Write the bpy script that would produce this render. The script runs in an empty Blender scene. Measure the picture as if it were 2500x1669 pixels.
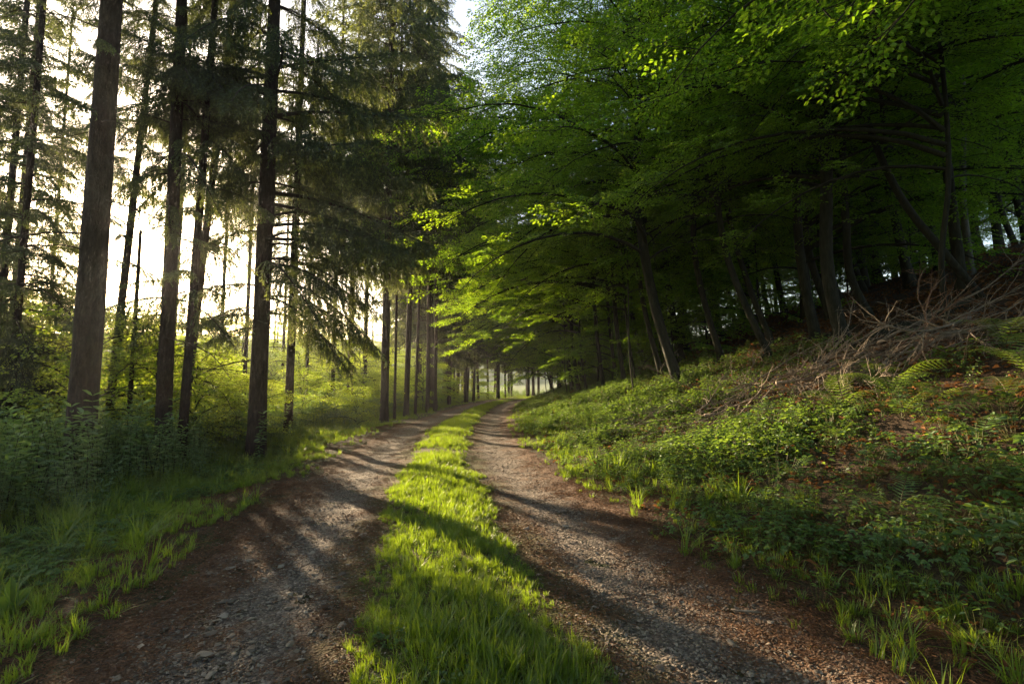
import bpy, math
import numpy as np
from mathutils import Vector, Matrix, Euler

R = math.radians
scn = bpy.context.scene
col = scn.collection

# ------------------------------------------------------------------ camera
cam_data = bpy.data.cameras.new("camera")
cam = bpy.data.objects.new("camera", cam_data)
col.objects.link(cam)
cam.location = (0.0, 0.0, 1.45)
cam.rotation_euler = (R(94.9), 0.0, 0.0)
cam_data.lens = 18.0
cam_data.sensor_width = 36.0
cam_data.clip_start = 0.05
cam_data.clip_end = 2000.0
scn.camera = cam

# ------------------------------------------------------------------ light
SUN_AZ, SUN_EL = 37.7, 13.2          # degrees left of straight ahead, above the horizon
to_sun = Vector((-math.sin(R(SUN_AZ)) * math.cos(R(SUN_EL)),
                 math.cos(R(SUN_AZ)) * math.cos(R(SUN_EL)), math.sin(R(SUN_EL))))
world = bpy.data.worlds.new("World")
scn.world = world
world.use_nodes = True
wn = world.node_tree
bg = wn.nodes["Background"]
sky = wn.nodes.new("ShaderNodeTexSky")
sky.sky_type = 'NISHITA'
sky.sun_disc = False
sky.sun_elevation = R(SUN_EL)
sky.sun_rotation = R(-SUN_AZ)
sky.air_density = 1.0
sky.dust_density = 1.8
sky.ozone_density = 0.3
wn.links.new(sky.outputs[0], bg.inputs[0])
bg.inputs[1].default_value = 0.078
ld = bpy.data.lights.new("sun", 'SUN')
ld.energy = 5.0
ld.angle = R(0.5)
ld.color = (1.0, 0.78, 0.50)
sun = bpy.data.objects.new("sun", ld)
col.objects.link(sun)
sun.rotation_euler = to_sun.to_track_quat('Z', 'Y').to_euler()
vs = scn.view_settings
vs.view_transform = 'Standard'
vs.look = 'None'
vs.gamma = 1.0
vs.exposure = 2.4
vs.use_curve_mapping = False
cy = scn.cycles
cy.use_denoising = True
try:
    cy.denoiser = 'OPENIMAGEDENOISE'
    cy.denoising_input_passes = 'RGB_ALBEDO_NORMAL'
except Exception:
    pass
cy.max_bounces = 5
cy.diffuse_bounces = 3
cy.glossy_bounces = 1
cy.transmission_bounces = 4
cy.volume_bounces = 0
cy.transparent_max_bounces = 4
cy.caustics_reflective = False
cy.caustics_refractive = False
cy.sample_clamp_indirect = 2.0
cy.sample_clamp_direct = 6.0
cy.use_adaptive_sampling = False

# ------------------------------------------------------------------ materials
def new_mat(name):
    m = bpy.data.materials.new(name)
    m.use_nodes = True
    nt = m.node_tree
    nt.nodes.clear()
    out = nt.nodes.new("ShaderNodeOutputMaterial")
    return m, nt, out

def N(nt, typ, **kw):
    n = nt.nodes.new(typ)
    for k, v in kw.items():
        setattr(n, k, v)
    return n

def ramp(nt, fac, stops):
    r = nt.nodes.new("ShaderNodeValToRGB")
    el = r.color_ramp.elements
    while len(el) < len(stops):
        el.new(0.5)
    for e, (p, c) in zip(el, stops):
        e.position = p
        e.color = (*c, 1.0)
    if fac is not None:
        nt.links.new(fac, r.inputs[0])
    return r.outputs[0]

def noise(nt, scale, detail=4.0, vec=None, rough=0.55):
    n = nt.nodes.new("ShaderNodeTexNoise")
    n.inputs["Scale"].default_value = scale
    n.inputs["Detail"].default_value = detail
    n.inputs["Roughness"].default_value = rough
    if vec is not None:
        nt.links.new(vec, n.inputs["Vector"])
    return n.outputs[0]

def mixc(nt, fac, a, b, mode='MIX'):
    m = nt.nodes.new("ShaderNodeMix")
    m.data_type = 'RGBA'
    m.blend_type = mode
    for sock, v in ((m.inputs[0], fac), (m.inputs[6], a), (m.inputs[7], b)):
        if isinstance(v, (int, float)):
            sock.default_value = v
        elif isinstance(v, tuple):
            sock.default_value = (*v, 1.0)
        else:
            nt.links.new(v, sock)
    return m.outputs[2]

def math_node(nt, op, a, b=None, c=None, clamp=False):
    m = nt.nodes.new("ShaderNodeMath")
    m.operation = op
    m.use_clamp = clamp
    for s, v in zip(m.inputs, (a, b, c)):
        if v is None:
            continue
        if isinstance(v, (int, float)):
            s.default_value = v
        else:
            nt.links.new(v, s)
    return m.outputs[0]

def attr(nt, name):
    a = nt.nodes.new("ShaderNodeAttribute")
    a.attribute_name = name
    return a

def leaf_mat(name, dark, light, trans_dark, trans_light, tip=None, trans_tip=None, gloss=0.05, rough=0.45):
    """thin leaf: diffuse reflection plus light let through, each leaf its own tone (attribute rnd), tone along it (attribute tip)"""
    m, nt, out = new_mat(name)
    rnd = attr(nt, "rnd").outputs["Fac"]
    oi = nt.nodes.new("ShaderNodeObjectInfo").outputs["Random"]
    f = math_node(nt, 'MULTIPLY_ADD', oi, 0.35, math_node(nt, 'MULTIPLY', rnd, 0.75), clamp=True)
    c = mixc(nt, f, dark, light)
    t = mixc(nt, f, trans_dark, trans_light)
    if tip is not None:
        tp = attr(nt, "tip").outputs["Fac"]
        c = mixc(nt, tp, c, tip)
        t = mixc(nt, tp, t, trans_tip)
    d = nt.nodes.new("ShaderNodeBsdfDiffuse")
    tr = nt.nodes.new("ShaderNodeBsdfTranslucent")
    nt.links.new(c, d.inputs[0])
    nt.links.new(t, tr.inputs[0])
    add = nt.nodes.new("ShaderNodeAddShader")
    nt.links.new(d.outputs[0], add.inputs[0])
    nt.links.new(tr.outputs[0], add.inputs[1])
    g = nt.nodes.new("ShaderNodeBsdfGlossy")
    g.inputs["Roughness"].default_value = rough
    g.inputs["Color"].default_value = (1, 1, 1, 1)
    mx = nt.nodes.new("ShaderNodeMixShader")
    mx.inputs[0].default_value = gloss
    nt.links.new(add.outputs[0], mx.inputs[1])
    nt.links.new(g.outputs[0], mx.inputs[2])
    nt.links.new(mx.outputs[0], out.inputs[0])
    return m

def solid_mat(name, colour_fn, rough=0.9, bump=None, spec=0.2):
    m, nt, out = new_mat(name)
    p = nt.nodes.new("ShaderNodeBsdfPrincipled")
    p.inputs["Roughness"].default_value = rough
    p.inputs["Specular IOR Level"].default_value = spec
    c = colour_fn(nt)
    nt.links.new(c, p.inputs["Base Color"])
    if bump is not None:
        h, strength, dist = bump(nt)
        b = nt.nodes.new("ShaderNodeBump")
        b.inputs["Strength"].default_value = strength
        b.inputs["Distance"].default_value = dist
        nt.links.new(h, b.inputs["Height"])
        nt.links.new(b.outputs[0], p.inputs["Normal"])
    nt.links.new(p.outputs[0], out.inputs[0])
    return m

def scaled_coords(nt, sx, sy, sz, src="Object"):
    tc = nt.nodes.new("ShaderNodeTexCoord")
    mp = nt.nodes.new("ShaderNodeMapping")
    mp.inputs["Scale"].default_value = (sx, sy, sz)
    nt.links.new(tc.outputs[src], mp.inputs[0])
    return mp.outputs[0]

def bark_colour(a, b, c):
    def f(nt):
        v = scaled_coords(nt, 9, 9, 2.2)
        n1 = noise(nt, 2.2, 6, v, 0.65)
        v2 = scaled_coords(nt, 1.2, 1.2, 0.5)
        n2 = noise(nt, 1.6, 3, v2)
        base = ramp(nt, n1, [(0.3, a), (0.52, b), (0.75, c)])
        return mixc(nt, ramp(nt, n2, [(0.45, (0, 0, 0)), (0.7, (0.7, 0.7, 0.7))]), base, tuple(0.6 * x for x in b))
    return f

def bark_bump(strength, dist, sx=14, sz=4):
    def f(nt):
        v = scaled_coords(nt, sx, sx, sz)
        vo = nt.nodes.new("ShaderNodeTexVoronoi")
        vo.feature = 'DISTANCE_TO_EDGE'
        vo.inputs["Scale"].default_value = 1.6
        nz = noise(nt, 3.0, 5, v)
        mixv = nt.nodes.new("ShaderNodeVectorMath")
        mixv.operation = 'ADD'
        nt.links.new(v, mixv.inputs[0])
        nt.links.new(nz, mixv.inputs[1])
        nt.links.new(mixv.outputs[0], vo.inputs["Vector"])
        h = math_node(nt, 'ADD', math_node(nt, 'MINIMUM', vo.outputs["Distance"], 0.25), math_node(nt, 'MULTIPLY', nz, 0.4))
        return h, strength, dist
    return f

M = {}
M['spruce_bark'] = solid_mat("spruce_bark", bark_colour((0.018, 0.012, 0.009), (0.048, 0.033, 0.025), (0.095, 0.068, 0.052)), 0.95, bark_bump(1.0, 0.05, 11, 4))
M['beech_bark'] = solid_mat("beech_bark", bark_colour((0.014, 0.014, 0.009), (0.034, 0.032, 0.021), (0.065, 0.062, 0.04)), 0.9, bark_bump(0.5, 0.012, 9, 5))
M['pale_bark'] = solid_mat("pale_bark", bark_colour((0.05, 0.045, 0.038), (0.13, 0.12, 0.10), (0.22, 0.20, 0.17)), 0.9, bark_bump(0.4, 0.01, 9, 9))
M['twig'] = solid_mat("twig", bark_colour((0.03, 0.022, 0.016), (0.06, 0.045, 0.033), (0.09, 0.07, 0.05)), 0.9)
M['dead_wood'] = solid_mat("dead_wood", bark_colour((0.10, 0.075, 0.052), (0.25, 0.195, 0.145), (0.40, 0.33, 0.26)), 0.85, bark_bump(0.4, 0.006, 20, 20))
M['red_twig'] = solid_mat("red_twig", bark_colour((0.12, 0.06, 0.035), (0.25, 0.135, 0.08), (0.36, 0.22, 0.14)), 0.8)
M['cut_wood'] = solid_mat("cut_wood", lambda nt: ramp(nt, noise(nt, 30, 3), [(0.3, (0.16, 0.09, 0.045)), (0.7, (0.30, 0.18, 0.09))]), 0.8)
M['log_bark'] = solid_mat("log_bark", bark_colour((0.02, 0.02, 0.011), (0.045, 0.042, 0.024), (0.08, 0.07, 0.045)), 0.95, bark_bump(0.8, 0.02))

M['needles'] = leaf_mat("needles", (0.016, 0.028, 0.010), (0.038, 0.055, 0.018), (0.020, 0.027, 0.006), (0.055, 0.062, 0.014),
                        (0.055, 0.085, 0.022), (0.14, 0.16, 0.025), 0.04, 0.5)
M['beech_leaf'] = leaf_mat("beech_leaf", (0.036, 0.088, 0.012), (0.070, 0.135, 0.018), (0.095, 0.20, 0.006), (0.25, 0.36, 0.011), gloss=0.03, rough=0.5)
M['shrub_leaf'] = leaf_mat("shrub_leaf", (0.050, 0.095, 0.015), (0.095, 0.14, 0.026), (0.17, 0.25, 0.012), (0.34, 0.40, 0.03), gloss=0.03)
M['grass'] = leaf_mat("grass", (0.035, 0.068, 0.010), (0.075, 0.105, 0.016), (0.07, 0.135, 0.005), (0.155, 0.215, 0.007),
                      (0.080, 0.108, 0.016), (0.18, 0.225, 0.008), 0.035, 0.4)
M['nettle'] = leaf_mat("nettle", (0.042, 0.078, 0.026), (0.080, 0.125, 0.046), (0.055, 0.10, 0.014), (0.14, 0.20, 0.026), gloss=0.05, rough=0.55)
M['cover'] = leaf_mat("cover", (0.024, 0.055, 0.014), (0.055, 0.100, 0.024), (0.045, 0.09, 0.009), (0.12, 0.17, 0.015), gloss=0.035, rough=0.55)
M['fern'] = leaf_mat("fern", (0.055, 0.110, 0.022), (0.095, 0.155, 0.034), (0.10, 0.18, 0.012), (0.20, 0.26, 0.020), gloss=0.05)
M['fern_stem'] = solid_mat("fern_stem", lambda nt: ramp(nt, noise(nt, 20), [(0.3, (0.06, 0.08, 0.02)), (0.7, (0.12, 0.10, 0.03))]), 0.6)
M['dead_leaf'] = leaf_mat("dead_leaf", (0.055, 0.028, 0.014), (0.18, 0.09, 0.042), (0.03, 0.012, 0.004), (0.10, 0.045, 0.015), gloss=0.0)
M['litter'] = leaf_mat("litter", (0.06, 0.028, 0.014), (0.20, 0.095, 0.045), (0.0, 0.0, 0.0), (0.02, 0.01, 0.004), gloss=0.02)

def stone_mat(name):
    def f(nt):
        oi = nt.nodes.new("ShaderNodeObjectInfo").outputs["Random"]
        c = ramp(nt, oi, [(0.0, (0.10, 0.083, 0.068)), (0.35, (0.18, 0.148, 0.118)), (0.7, (0.25, 0.21, 0.165)), (1.0, (0.33, 0.28, 0.225))])
        n = noise(nt, 24, 5)
        return mixc(nt, 0.6, c, ramp(nt, n, [(0.3, (0.55, 0.52, 0.48)), (0.7, (1.3, 1.25, 1.2))]), 'MULTIPLY')
    return solid_mat(name, f, 0.85, lambda nt: (noise(nt, 40, 4), 0.4, 0.004))
M['stone'] = stone_mat("stone")

# ------------------------------------------------------------------ terrain
CY = np.array([-30., -6., 0., 2.5, 4.1, 6.4, 10., 15., 22., 30., 38., 48., 57., 66., 75., 84., 92., 100., 320.])
CX = np.array([2.2, 0.9, 0.1, -0.17, -0.45, -0.9, -1.4, -1.85, -2.05, -2.0, -1.7, -0.9, 0.6, 3.0, 6.5, 12., 19., 27., 260.])
def _slopes():
    d = np.diff(CX) / np.diff(CY)
    m = np.zeros_like(CX)
    m[1:-1] = 0.5 * (d[1:] + d[:-1])
    m[0], m[-1] = d[0], d[-1]
    return m
CM = _slopes()
def road_x(y):
    y = np.clip(np.asarray(y, float), CY[0], CY[-1])
    i = np.clip(np.searchsorted(CY, y) - 1, 0, len(CY) - 2)
    h = CY[i + 1] - CY[i]
    s = (y - CY[i]) / h
    return ((2*s**3 - 3*s**2 + 1) * CX[i] + (s**3 - 2*s**2 + s) * h * CM[i]
            + (-2*s**3 + 3*s**2) * CX[i+1] + (s**3 - s**2) * h * CM[i+1])

def wob(x, y, f, ph):
    return (np.sin(x*f + 1.3*ph + 1.7*np.sin(y*f*0.71 + ph)) + np.sin(y*f*1.13 + 2.1*ph + 1.5*np.sin(x*f*0.83 + 0.6*ph))) * 0.5
def smooth(a, b, x):
    t = np.clip((x - a) / (b - a), 0, 1)
    return t*t*(3 - 2*t)
def softplus(x, k=0.45):
    return np.where(x/k > 20, x, k*np.log1p(np.exp(np.clip(x/k, -30, 20))))

def height(x, y):
    x = np.asarray(x, float); y = np.asarray(y, float)
    t = x - road_x(y)
    z = 0.035*np.exp(-(t/0.62)**2) - 0.035*np.exp(-((np.abs(t) - 1.28)/0.45)**2)
    z = z + 0.02*wob(x, y, 0.9, 2.0) + 0.008*wob(x, y, 3.1, 5.0)
    z = z + 0.05*np.sin(y*0.42 + 0.6)*smooth(5, 9, y)*smooth(30, 16, y)
    bank = 0.375*softplus(t - 2.4)
    bank = np.where(bank > 6, 6 + (bank - 6)*0.55, bank)
    bank = np.where(bank > 11, 11 + (bank - 11)*0.06, bank)
    z = z + bank
    off = smooth(2.6, 6, np.abs(t))
    z = z + off*(0.10*wob(x, y, 0.8, 1.0) + 0.04*wob(x, y, 2.3, 3.0))
    left = -t
    z = z - 0.10*smooth(2.4, 3.6, left)*smooth(6.5, 4.6, left)
    drop = softplus(left - 8.5, 1.5)*0.17
    drop = np.where(drop > 7, 7 + (drop - 7)*0.2, drop)
    z = z - np.minimum(drop, 11)*smooth(125, 75, y)
    z = z + 20*smooth(120, 300, left)
    z = z + 6*smooth(150, 300, y)*smooth(-150, -20, left)
    return z
def hz(x, y):
    return float(height(x, y))

# ------------------------------------------------------------------ mesh building
class MB:
    def __init__(self):
        self.v = []; self.f3 = []; self.f4 = []; self.m3 = []; self.m4 = []; self.rnd = []; self.tip = []; self.n = 0
    def add(self, v, f3=None, f4=None, rnd=None, tip=None, mat=0):
        v = np.asarray(v, float).reshape(-1, 3)
        k = len(v)
        self.v.append(v)
        if f3 is not None and len(f3):
            f3 = np.asarray(f3, int).reshape(-1, 3)
            self.f3.append(f3 + self.n); self.m3.append(np.full(len(f3), mat))
        if f4 is not None and len(f4):
            f4 = np.asarray(f4, int).reshape(-1, 4)
            self.f4.append(f4 + self.n); self.m4.append(np.full(len(f4), mat))
        self.rnd.append(np.broadcast_to(np.asarray(0.5 if rnd is None else rnd, float), (k,)))
        self.tip.append(np.broadcast_to(np.asarray(0.0 if tip is None else tip, float), (k,)))
        self.n += k
    def arrays(self):
        c = lambda l, w, d: np.concatenate(l) if l else np.zeros((0, w), d)
        c1 = lambda l: np.concatenate(l) if l else np.zeros(0)
        return dict(v=c(self.v, 3, float), f3=c(self.f3, 3, int), f4=c(self.f4, 4, int), m3=c1(self.m3), m4=c1(self.m4), rnd=c1(self.rnd), tip=c1(self.tip))
    def add_many(self, A, mats, rnd_jit=None, keep=None):
        """copies of arrays A under 4x4 matrices (n,4,4)"""
        n = len(mats)
        if n == 0:
            return
        k = len(A['v'])
        V = np.einsum('nij,kj->nki', mats[:, :3, :3], A['v']) + mats[:, None, :3, 3]
        off = (np.arange(n)*k)[:, None, None]
        f3 = (A['f3'][None] + off).reshape(-1, 3) + self.n
        f4 = (A['f4'][None] + off).reshape(-1, 4) + self.n
        self.v.append(V.reshape(-1, 3))
        if len(f3): self.f3.append(f3); self.m3.append(np.tile(A['m3'], n))
        if len(f4): self.f4.append(f4); self.m4.append(np.tile(A['m4'], n))
        r = np.tile(A['rnd'], (n, 1))
        if rnd_jit is not None:
            r = np.clip(r + rnd_jit[:, None], 0, 1)
        self.rnd.append(r.reshape(-1)); self.tip.append(np.tile(A['tip'], n))
        self.n += n*k
    def mesh(self, name, mats, smooth_shade=False):
        A = self.arrays()
        me = bpy.data.meshes.new(name)
        n3, n4 = len(A['f3']), len(A['f4'])
        me.vertices.add(len(A['v']))
        me.vertices.foreach_set("co", A['v'].astype(np.float32).ravel())
        me.loops.add(n3*3 + n4*4)
        me.loops.foreach_set("vertex_index", np.concatenate([A['f3'].ravel(), A['f4'].ravel()]).astype(np.int32))
        me.polygons.add(n3 + n4)
        me.polygons.foreach_set("loop_start", np.concatenate([np.arange(n3)*3, n3*3 + np.arange(n4)*4]).astype(np.int32))
        me.polygons.foreach_set("material_index", np.concatenate([A['m3'], A['m4']]).astype(np.int32))
        me.polygons.foreach_set("use_smooth", np.full(n3 + n4, smooth_shade))
        for nm in ("rnd", "tip"):
            a = me.attributes.new(nm, 'FLOAT', 'POINT')
            a.data.foreach_set("value", A[nm].astype(np.float32))
        for m in mats:
            me.materials.append(m)
        me.update(calc_edges=True)
        return me

def norm(a):
    a = np.asarray(a, float)
    return a / np.maximum(np.linalg.norm(a, axis=-1, keepdims=True), 1e-9)

def tube(mb, pts, rad, k=6, mat=0, cap=True, lobes=None, rng=None, rough=0.0, rnd=0.5):
    pts = np.asarray(pts, float); rad = np.asarray(rad, float); n = len(pts)
    tan = norm(np.gradient(pts, axis=0))
    ref = np.array([1., 0, 0]) if abs(tan[0][0]) < 0.8 else np.array([0, 1., 0])
    a = norm(np.cross(tan, ref)); b = np.cross(tan, a)
    ang = np.arange(k)*2*np.pi/k
    r = rad[:, None]*np.ones((1, k))
    if lobes is not None:
        r = r*lobes(np.arange(n)[:, None], ang[None, :])
    if rough and rng is not None:
        r = r*(1 + rough*rng.normal(size=(n, k)))
    v = pts[:, None] + r[..., None]*(np.cos(ang)[None, :, None]*a[:, None] + np.sin(ang)[None, :, None]*b[:, None])
    i = np.arange(n - 1)[:, None]*k; j = np.arange(k)[None]; j2 = (j + 1) % k
    f = np.stack([i + j, i + j2, i + k + j2, i + k + j], -1).reshape(-1, 4)
    v = v.reshape(-1, 3); f3 = []
    if cap:
        v = np.vstack([v, pts[0], pts[-1]])
        for q in range(k):
            f3.append((n*k, (q + 1) % k, q)); f3.append((n*k + 1, (n-1)*k + q, (n-1)*k + (q + 1) % k))
    mb.add(v, f3, f, rnd=rnd, mat=mat)

def leaves(mb, P, D, Nn, L, W, rnd, mat=0, fold=0.18, curl=0.12):
    """n six-point leaves with a midrib fold"""
    P = np.asarray(P, float); D = norm(D); S = norm(np.cross(Nn, D)); U = np.cross(D, S)
    L = np.broadcast_to(np.asarray(L, float), (len(P),))[:, None]; W = np.broadcast_to(np.asarray(W, float), (len(P),))[:, None]
    pts = []
    for s, w, up in ((0, 0, 0), (0.30, 0.46, fold), (0.68, 0.40, fold*0.7), (1.0, 0, -curl), (0.68, -0.40, fold*0.7), (0.30, -0.46, fold)):
        pts.append(P + D*L*s + S*W*w + U*(W*up))
    v = np.stack(pts, 1).reshape(-1, 3)
    o = (np.arange(len(P))*6)[:, None]
    f = np.concatenate([o + np.array([[0, 3, 2, 1]]), o + np.array([[0, 5, 4, 3]])])
    mb.add(v, None, f, rnd=np.repeat(rnd, 6), tip=0.0, mat=mat)

def mat4(pos, x_dir, up, scale):
    """(n,4,4) with local +X along x_dir, local +Z near up"""
    x = norm(x_dir); y = norm(np.cross(up, x)); z = np.cross(x, y)
    n = len(x); m = np.zeros((n, 4, 4))
    s = np.broadcast_to(np.asarray(scale, float), (n,))[:, None]
    m[:, :3, 0] = x*s; m[:, :3, 1] = y*s; m[:, :3, 2] = z*s; m[:, :3, 3] = pos; m[:, 3, 3] = 1
    return m

# ------------------------------------------------------------------ objects
def obj(name, data, parent=None, loc=(0, 0, 0), rot=(0, 0, 0), scale=1.0):
    o = bpy.data.objects.new(name, data)
    col.objects.link(o)
    o.parent = parent
    o.location = loc
    o.rotation_euler = rot
    o.scale = (scale,)*3 if isinstance(scale, (int, float)) else scale
    return o
def tag(o, label=None, category=None, group=None, kind=None):
    for k, v in (("label", label), ("category", category), ("group", group), ("kind", kind)):
        if v:
            o[k] = v
    return o

def scatter(name, sources, P, rot, scl, idx, parent=None):
    """one 'stuff' object: many small copies of a few source meshes set on points"""
    me = bpy.data.meshes.new(name)
    n = len(P)
    me.vertices.add(n)
    me.vertices.foreach_set("co", np.asarray(P, np.float32).ravel())
    a = me.attributes.new("spin", 'FLOAT_VECTOR', 'POINT'); a.data.foreach_set("vector", np.asarray(rot, np.float32).ravel())
    a = me.attributes.new("size", 'FLOAT', 'POINT'); a.data.foreach_set("value", np.asarray(scl, np.float32).ravel())
    a = me.attributes.new("pick", 'INT', 'POINT'); a.data.foreach_set("value", np.asarray(idx, np.int32).ravel())
    o = obj(name, me, parent)
    c = bpy.data.collections.new(name + "_sources")
    for i, s in enumerate(sources):
        so = bpy.data.objects.new("%s_source_%03d" % (name, i), s)
        c.objects.link(so)
    ng = bpy.data.node_groups.new(name + "_scatter", 'GeometryNodeTree')
    ng.interface.new_socket("Geometry", in_out='INPUT', socket_type='NodeSocketGeometry')
    ng.interface.new_socket("Geometry", in_out='OUTPUT', socket_type='NodeSocketGeometry')
    gi = ng.nodes.new("NodeGroupInput"); go = ng.nodes.new("NodeGroupOutput")
    ip = ng.nodes.new("GeometryNodeInstanceOnPoints")
    ci = ng.nodes.new("GeometryNodeCollectionInfo")
    ci.inputs["Collection"].default_value = c
    ci.inputs["Separate Children"].default_value = True
    ci.inputs["Reset Children"].default_value = True
    def named(nm, t):
        q = ng.nodes.new("GeometryNodeInputNamedAttribute"); q.data_type = t; q.inputs["Name"].default_value = nm
        return q.outputs["Attribute"]
    ng.links.new(gi.outputs[0], ip.inputs["Points"])
    ng.links.new(ci.outputs[0], ip.inputs["Instance"])
    ip.inputs["Pick Instance"].default_value = True
    ng.links.new(named("pick", 'INT'), ip.inputs["Instance Index"])
    ng.links.new(named("spin", 'FLOAT_VECTOR'), ip.inputs["Rotation"])
    ng.links.new(named("size", 'FLOAT'), ip.inputs["Scale"])
    ng.links.new(ip.outputs[0], go.inputs[0])
    md = o.modifiers.new("scatter", 'NODES')
    md.node_group = ng
    return o

def spots(rng, bands):
    """points for scattering: bands of (y0, y1, t0, t1, per square metre), t measured across from the road's middle"""
    out = []
    for y0, y1, t0, t1, dens in bands:
        n = int((y1 - y0)*(t1 - t0)*dens)
        y = rng.uniform(y0, y1, n); t = rng.uniform(t0, t1, n)
        out.append(np.stack([road_x(y) + t, y, t], 1))
    p = np.concatenate(out)
    return p[:, 0], p[:, 1], p[:, 2]

def in_view(x, y, margin=1.2):
    return (y > 0.8) & (np.abs(x) < y*1.02 + margin)

# ------------------------------------------------------------------ ground
def ground_mesh():
    def axis(segs):
        a = [np.arange(s, e, st) for s, e, st in segs]
        return np.concatenate(a + [[segs[-1][1]]])
    xs = axis([(-340, -60, 12), (-60, -16, 2.0), (-16, -6, 0.4), (-6, 8, 0.14), (8, 16, 0.4), (16, 40, 1.5), (40, 220, 12)])
    ys = axis([(-24, 0, 2.0), (0, 9, 0.14), (9, 20, 0.3), (20, 45, 0.8), (45, 120, 2.5), (120, 340, 12)])
    X, Y = np.meshgrid(xs, ys)
    Z = height(X, Y)
    nx, ny = len(xs), len(ys)
    i = np.arange(ny - 1)[:, None]*nx; j = np.arange(nx - 1)[None]
    f = np.stack([i + j, i + j + 1, i + nx + j + 1, i + nx + j], -1).reshape(-1, 4)
    mb = MB()
    t = (X - road_x(Y)).ravel()
    mb.add(np.stack([X, Y, Z], -1).reshape(-1, 3), None, f, rnd=np.clip(t/40 + 0.5, 0, 1))
    return mb
def ground_colour(nt):
    tc = nt.nodes.new("ShaderNodeTexCoord").outputs["Object"]
    n1 = noise(nt, 1.3, 6, tc); n2 = noise(nt, 26, 5, tc, 0.7); n3 = noise(nt, 90, 3, tc, 0.7)
    t = attr(nt, "rnd").outputs["Fac"]
    soil = ramp(nt, n2, [(0.3, (0.032, 0.022, 0.014)), (0.55, (0.078, 0.050, 0.031)), (0.75, (0.15, 0.092, 0.054))])
    leafy = ramp(nt, n3, [(0.35, (0.035, 0.023, 0.014)), (0.55, (0.085, 0.052, 0.031)), (0.7, (0.16, 0.10, 0.06))])
    moss = ramp(nt, n2, [(0.3, (0.02, 0.032, 0.008)), (0.7, (0.06, 0.085, 0.02))])
    bank = mixc(nt, ramp(nt, n1, [(0.45, (0, 0, 0)), (0.6, (1, 1, 1))]), leafy, soil)
    meadow = ramp(nt, n2, [(0.3, (0.05, 0.085, 0.018)), (0.7, (0.11, 0.15, 0.035))])
    c = mixc(nt, ramp(nt, t, [(0.5, (0, 0, 0)), (0.62, (1, 1, 1))]), mixc(nt, ramp(nt, n1, [(0.42, (0, 0, 0)), (0.62, (1, 1, 1))]), soil, moss), bank)
    return mixc(nt, ramp(nt, t, [(0.22, (1, 1, 1)), (0.30, (0, 0, 0))]), c, meadow)
M['ground'] = solid_mat("forest_floor", ground_colour, 0.95,
                        lambda nt: (math_node(nt, 'ADD', noise(nt, 26, 5, nt.nodes.new("ShaderNodeTexCoord").outputs["Object"]), noise(nt, 90, 3, nt.nodes.new("ShaderNodeTexCoord").outputs["Object"])), 0.9, 0.03))
ground = obj("ground", ground_mesh().mesh("ground", [M['ground']], True))
tag(ground, kind="structure")

# the road: gravel sheet with two wheel tracks, 6 mm proud of the ground
def road_mesh():
    ys = np.concatenate([np.arange(-4, 8, 0.05), np.arange(8, 20, 0.12), np.arange(20, 45, 0.4), np.arange(45, 96, 1.5)])
    ts = np.linspace(-2.25, 2.2, 90)
    Y, T = np.meshgrid(ys, ts, indexing='ij')
    X = road_x(Y) + T
    rng = np.random.default_rng(3)
    edge = 0.02*smooth(1.9, 2.22, np.abs(T))
    Z = height(X, Y) + 0.008 - edge + 0.006*wob(X, Y, 7.0, 1.0) + 0.004*wob(X, Y, 17.0, 4.0) + 0.0025*rng.normal(size=X.shape)*smooth(12, 6, Y)
    nx, ny = len(ts), len(ys)
    i = np.arange(ny - 1)[:, None]*nx; j = np.arange(nx - 1)[None]
    f = np.stack([i + j, i + j + 1, i + nx + j + 1, i + nx + j], -1).reshape(-1, 4)
    mb = MB()
    mb.add(np.stack([X, Y, Z], -1).reshape(-1, 3), None, f, rnd=(T.ravel()/5 + 0.5))
    return mb
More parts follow.
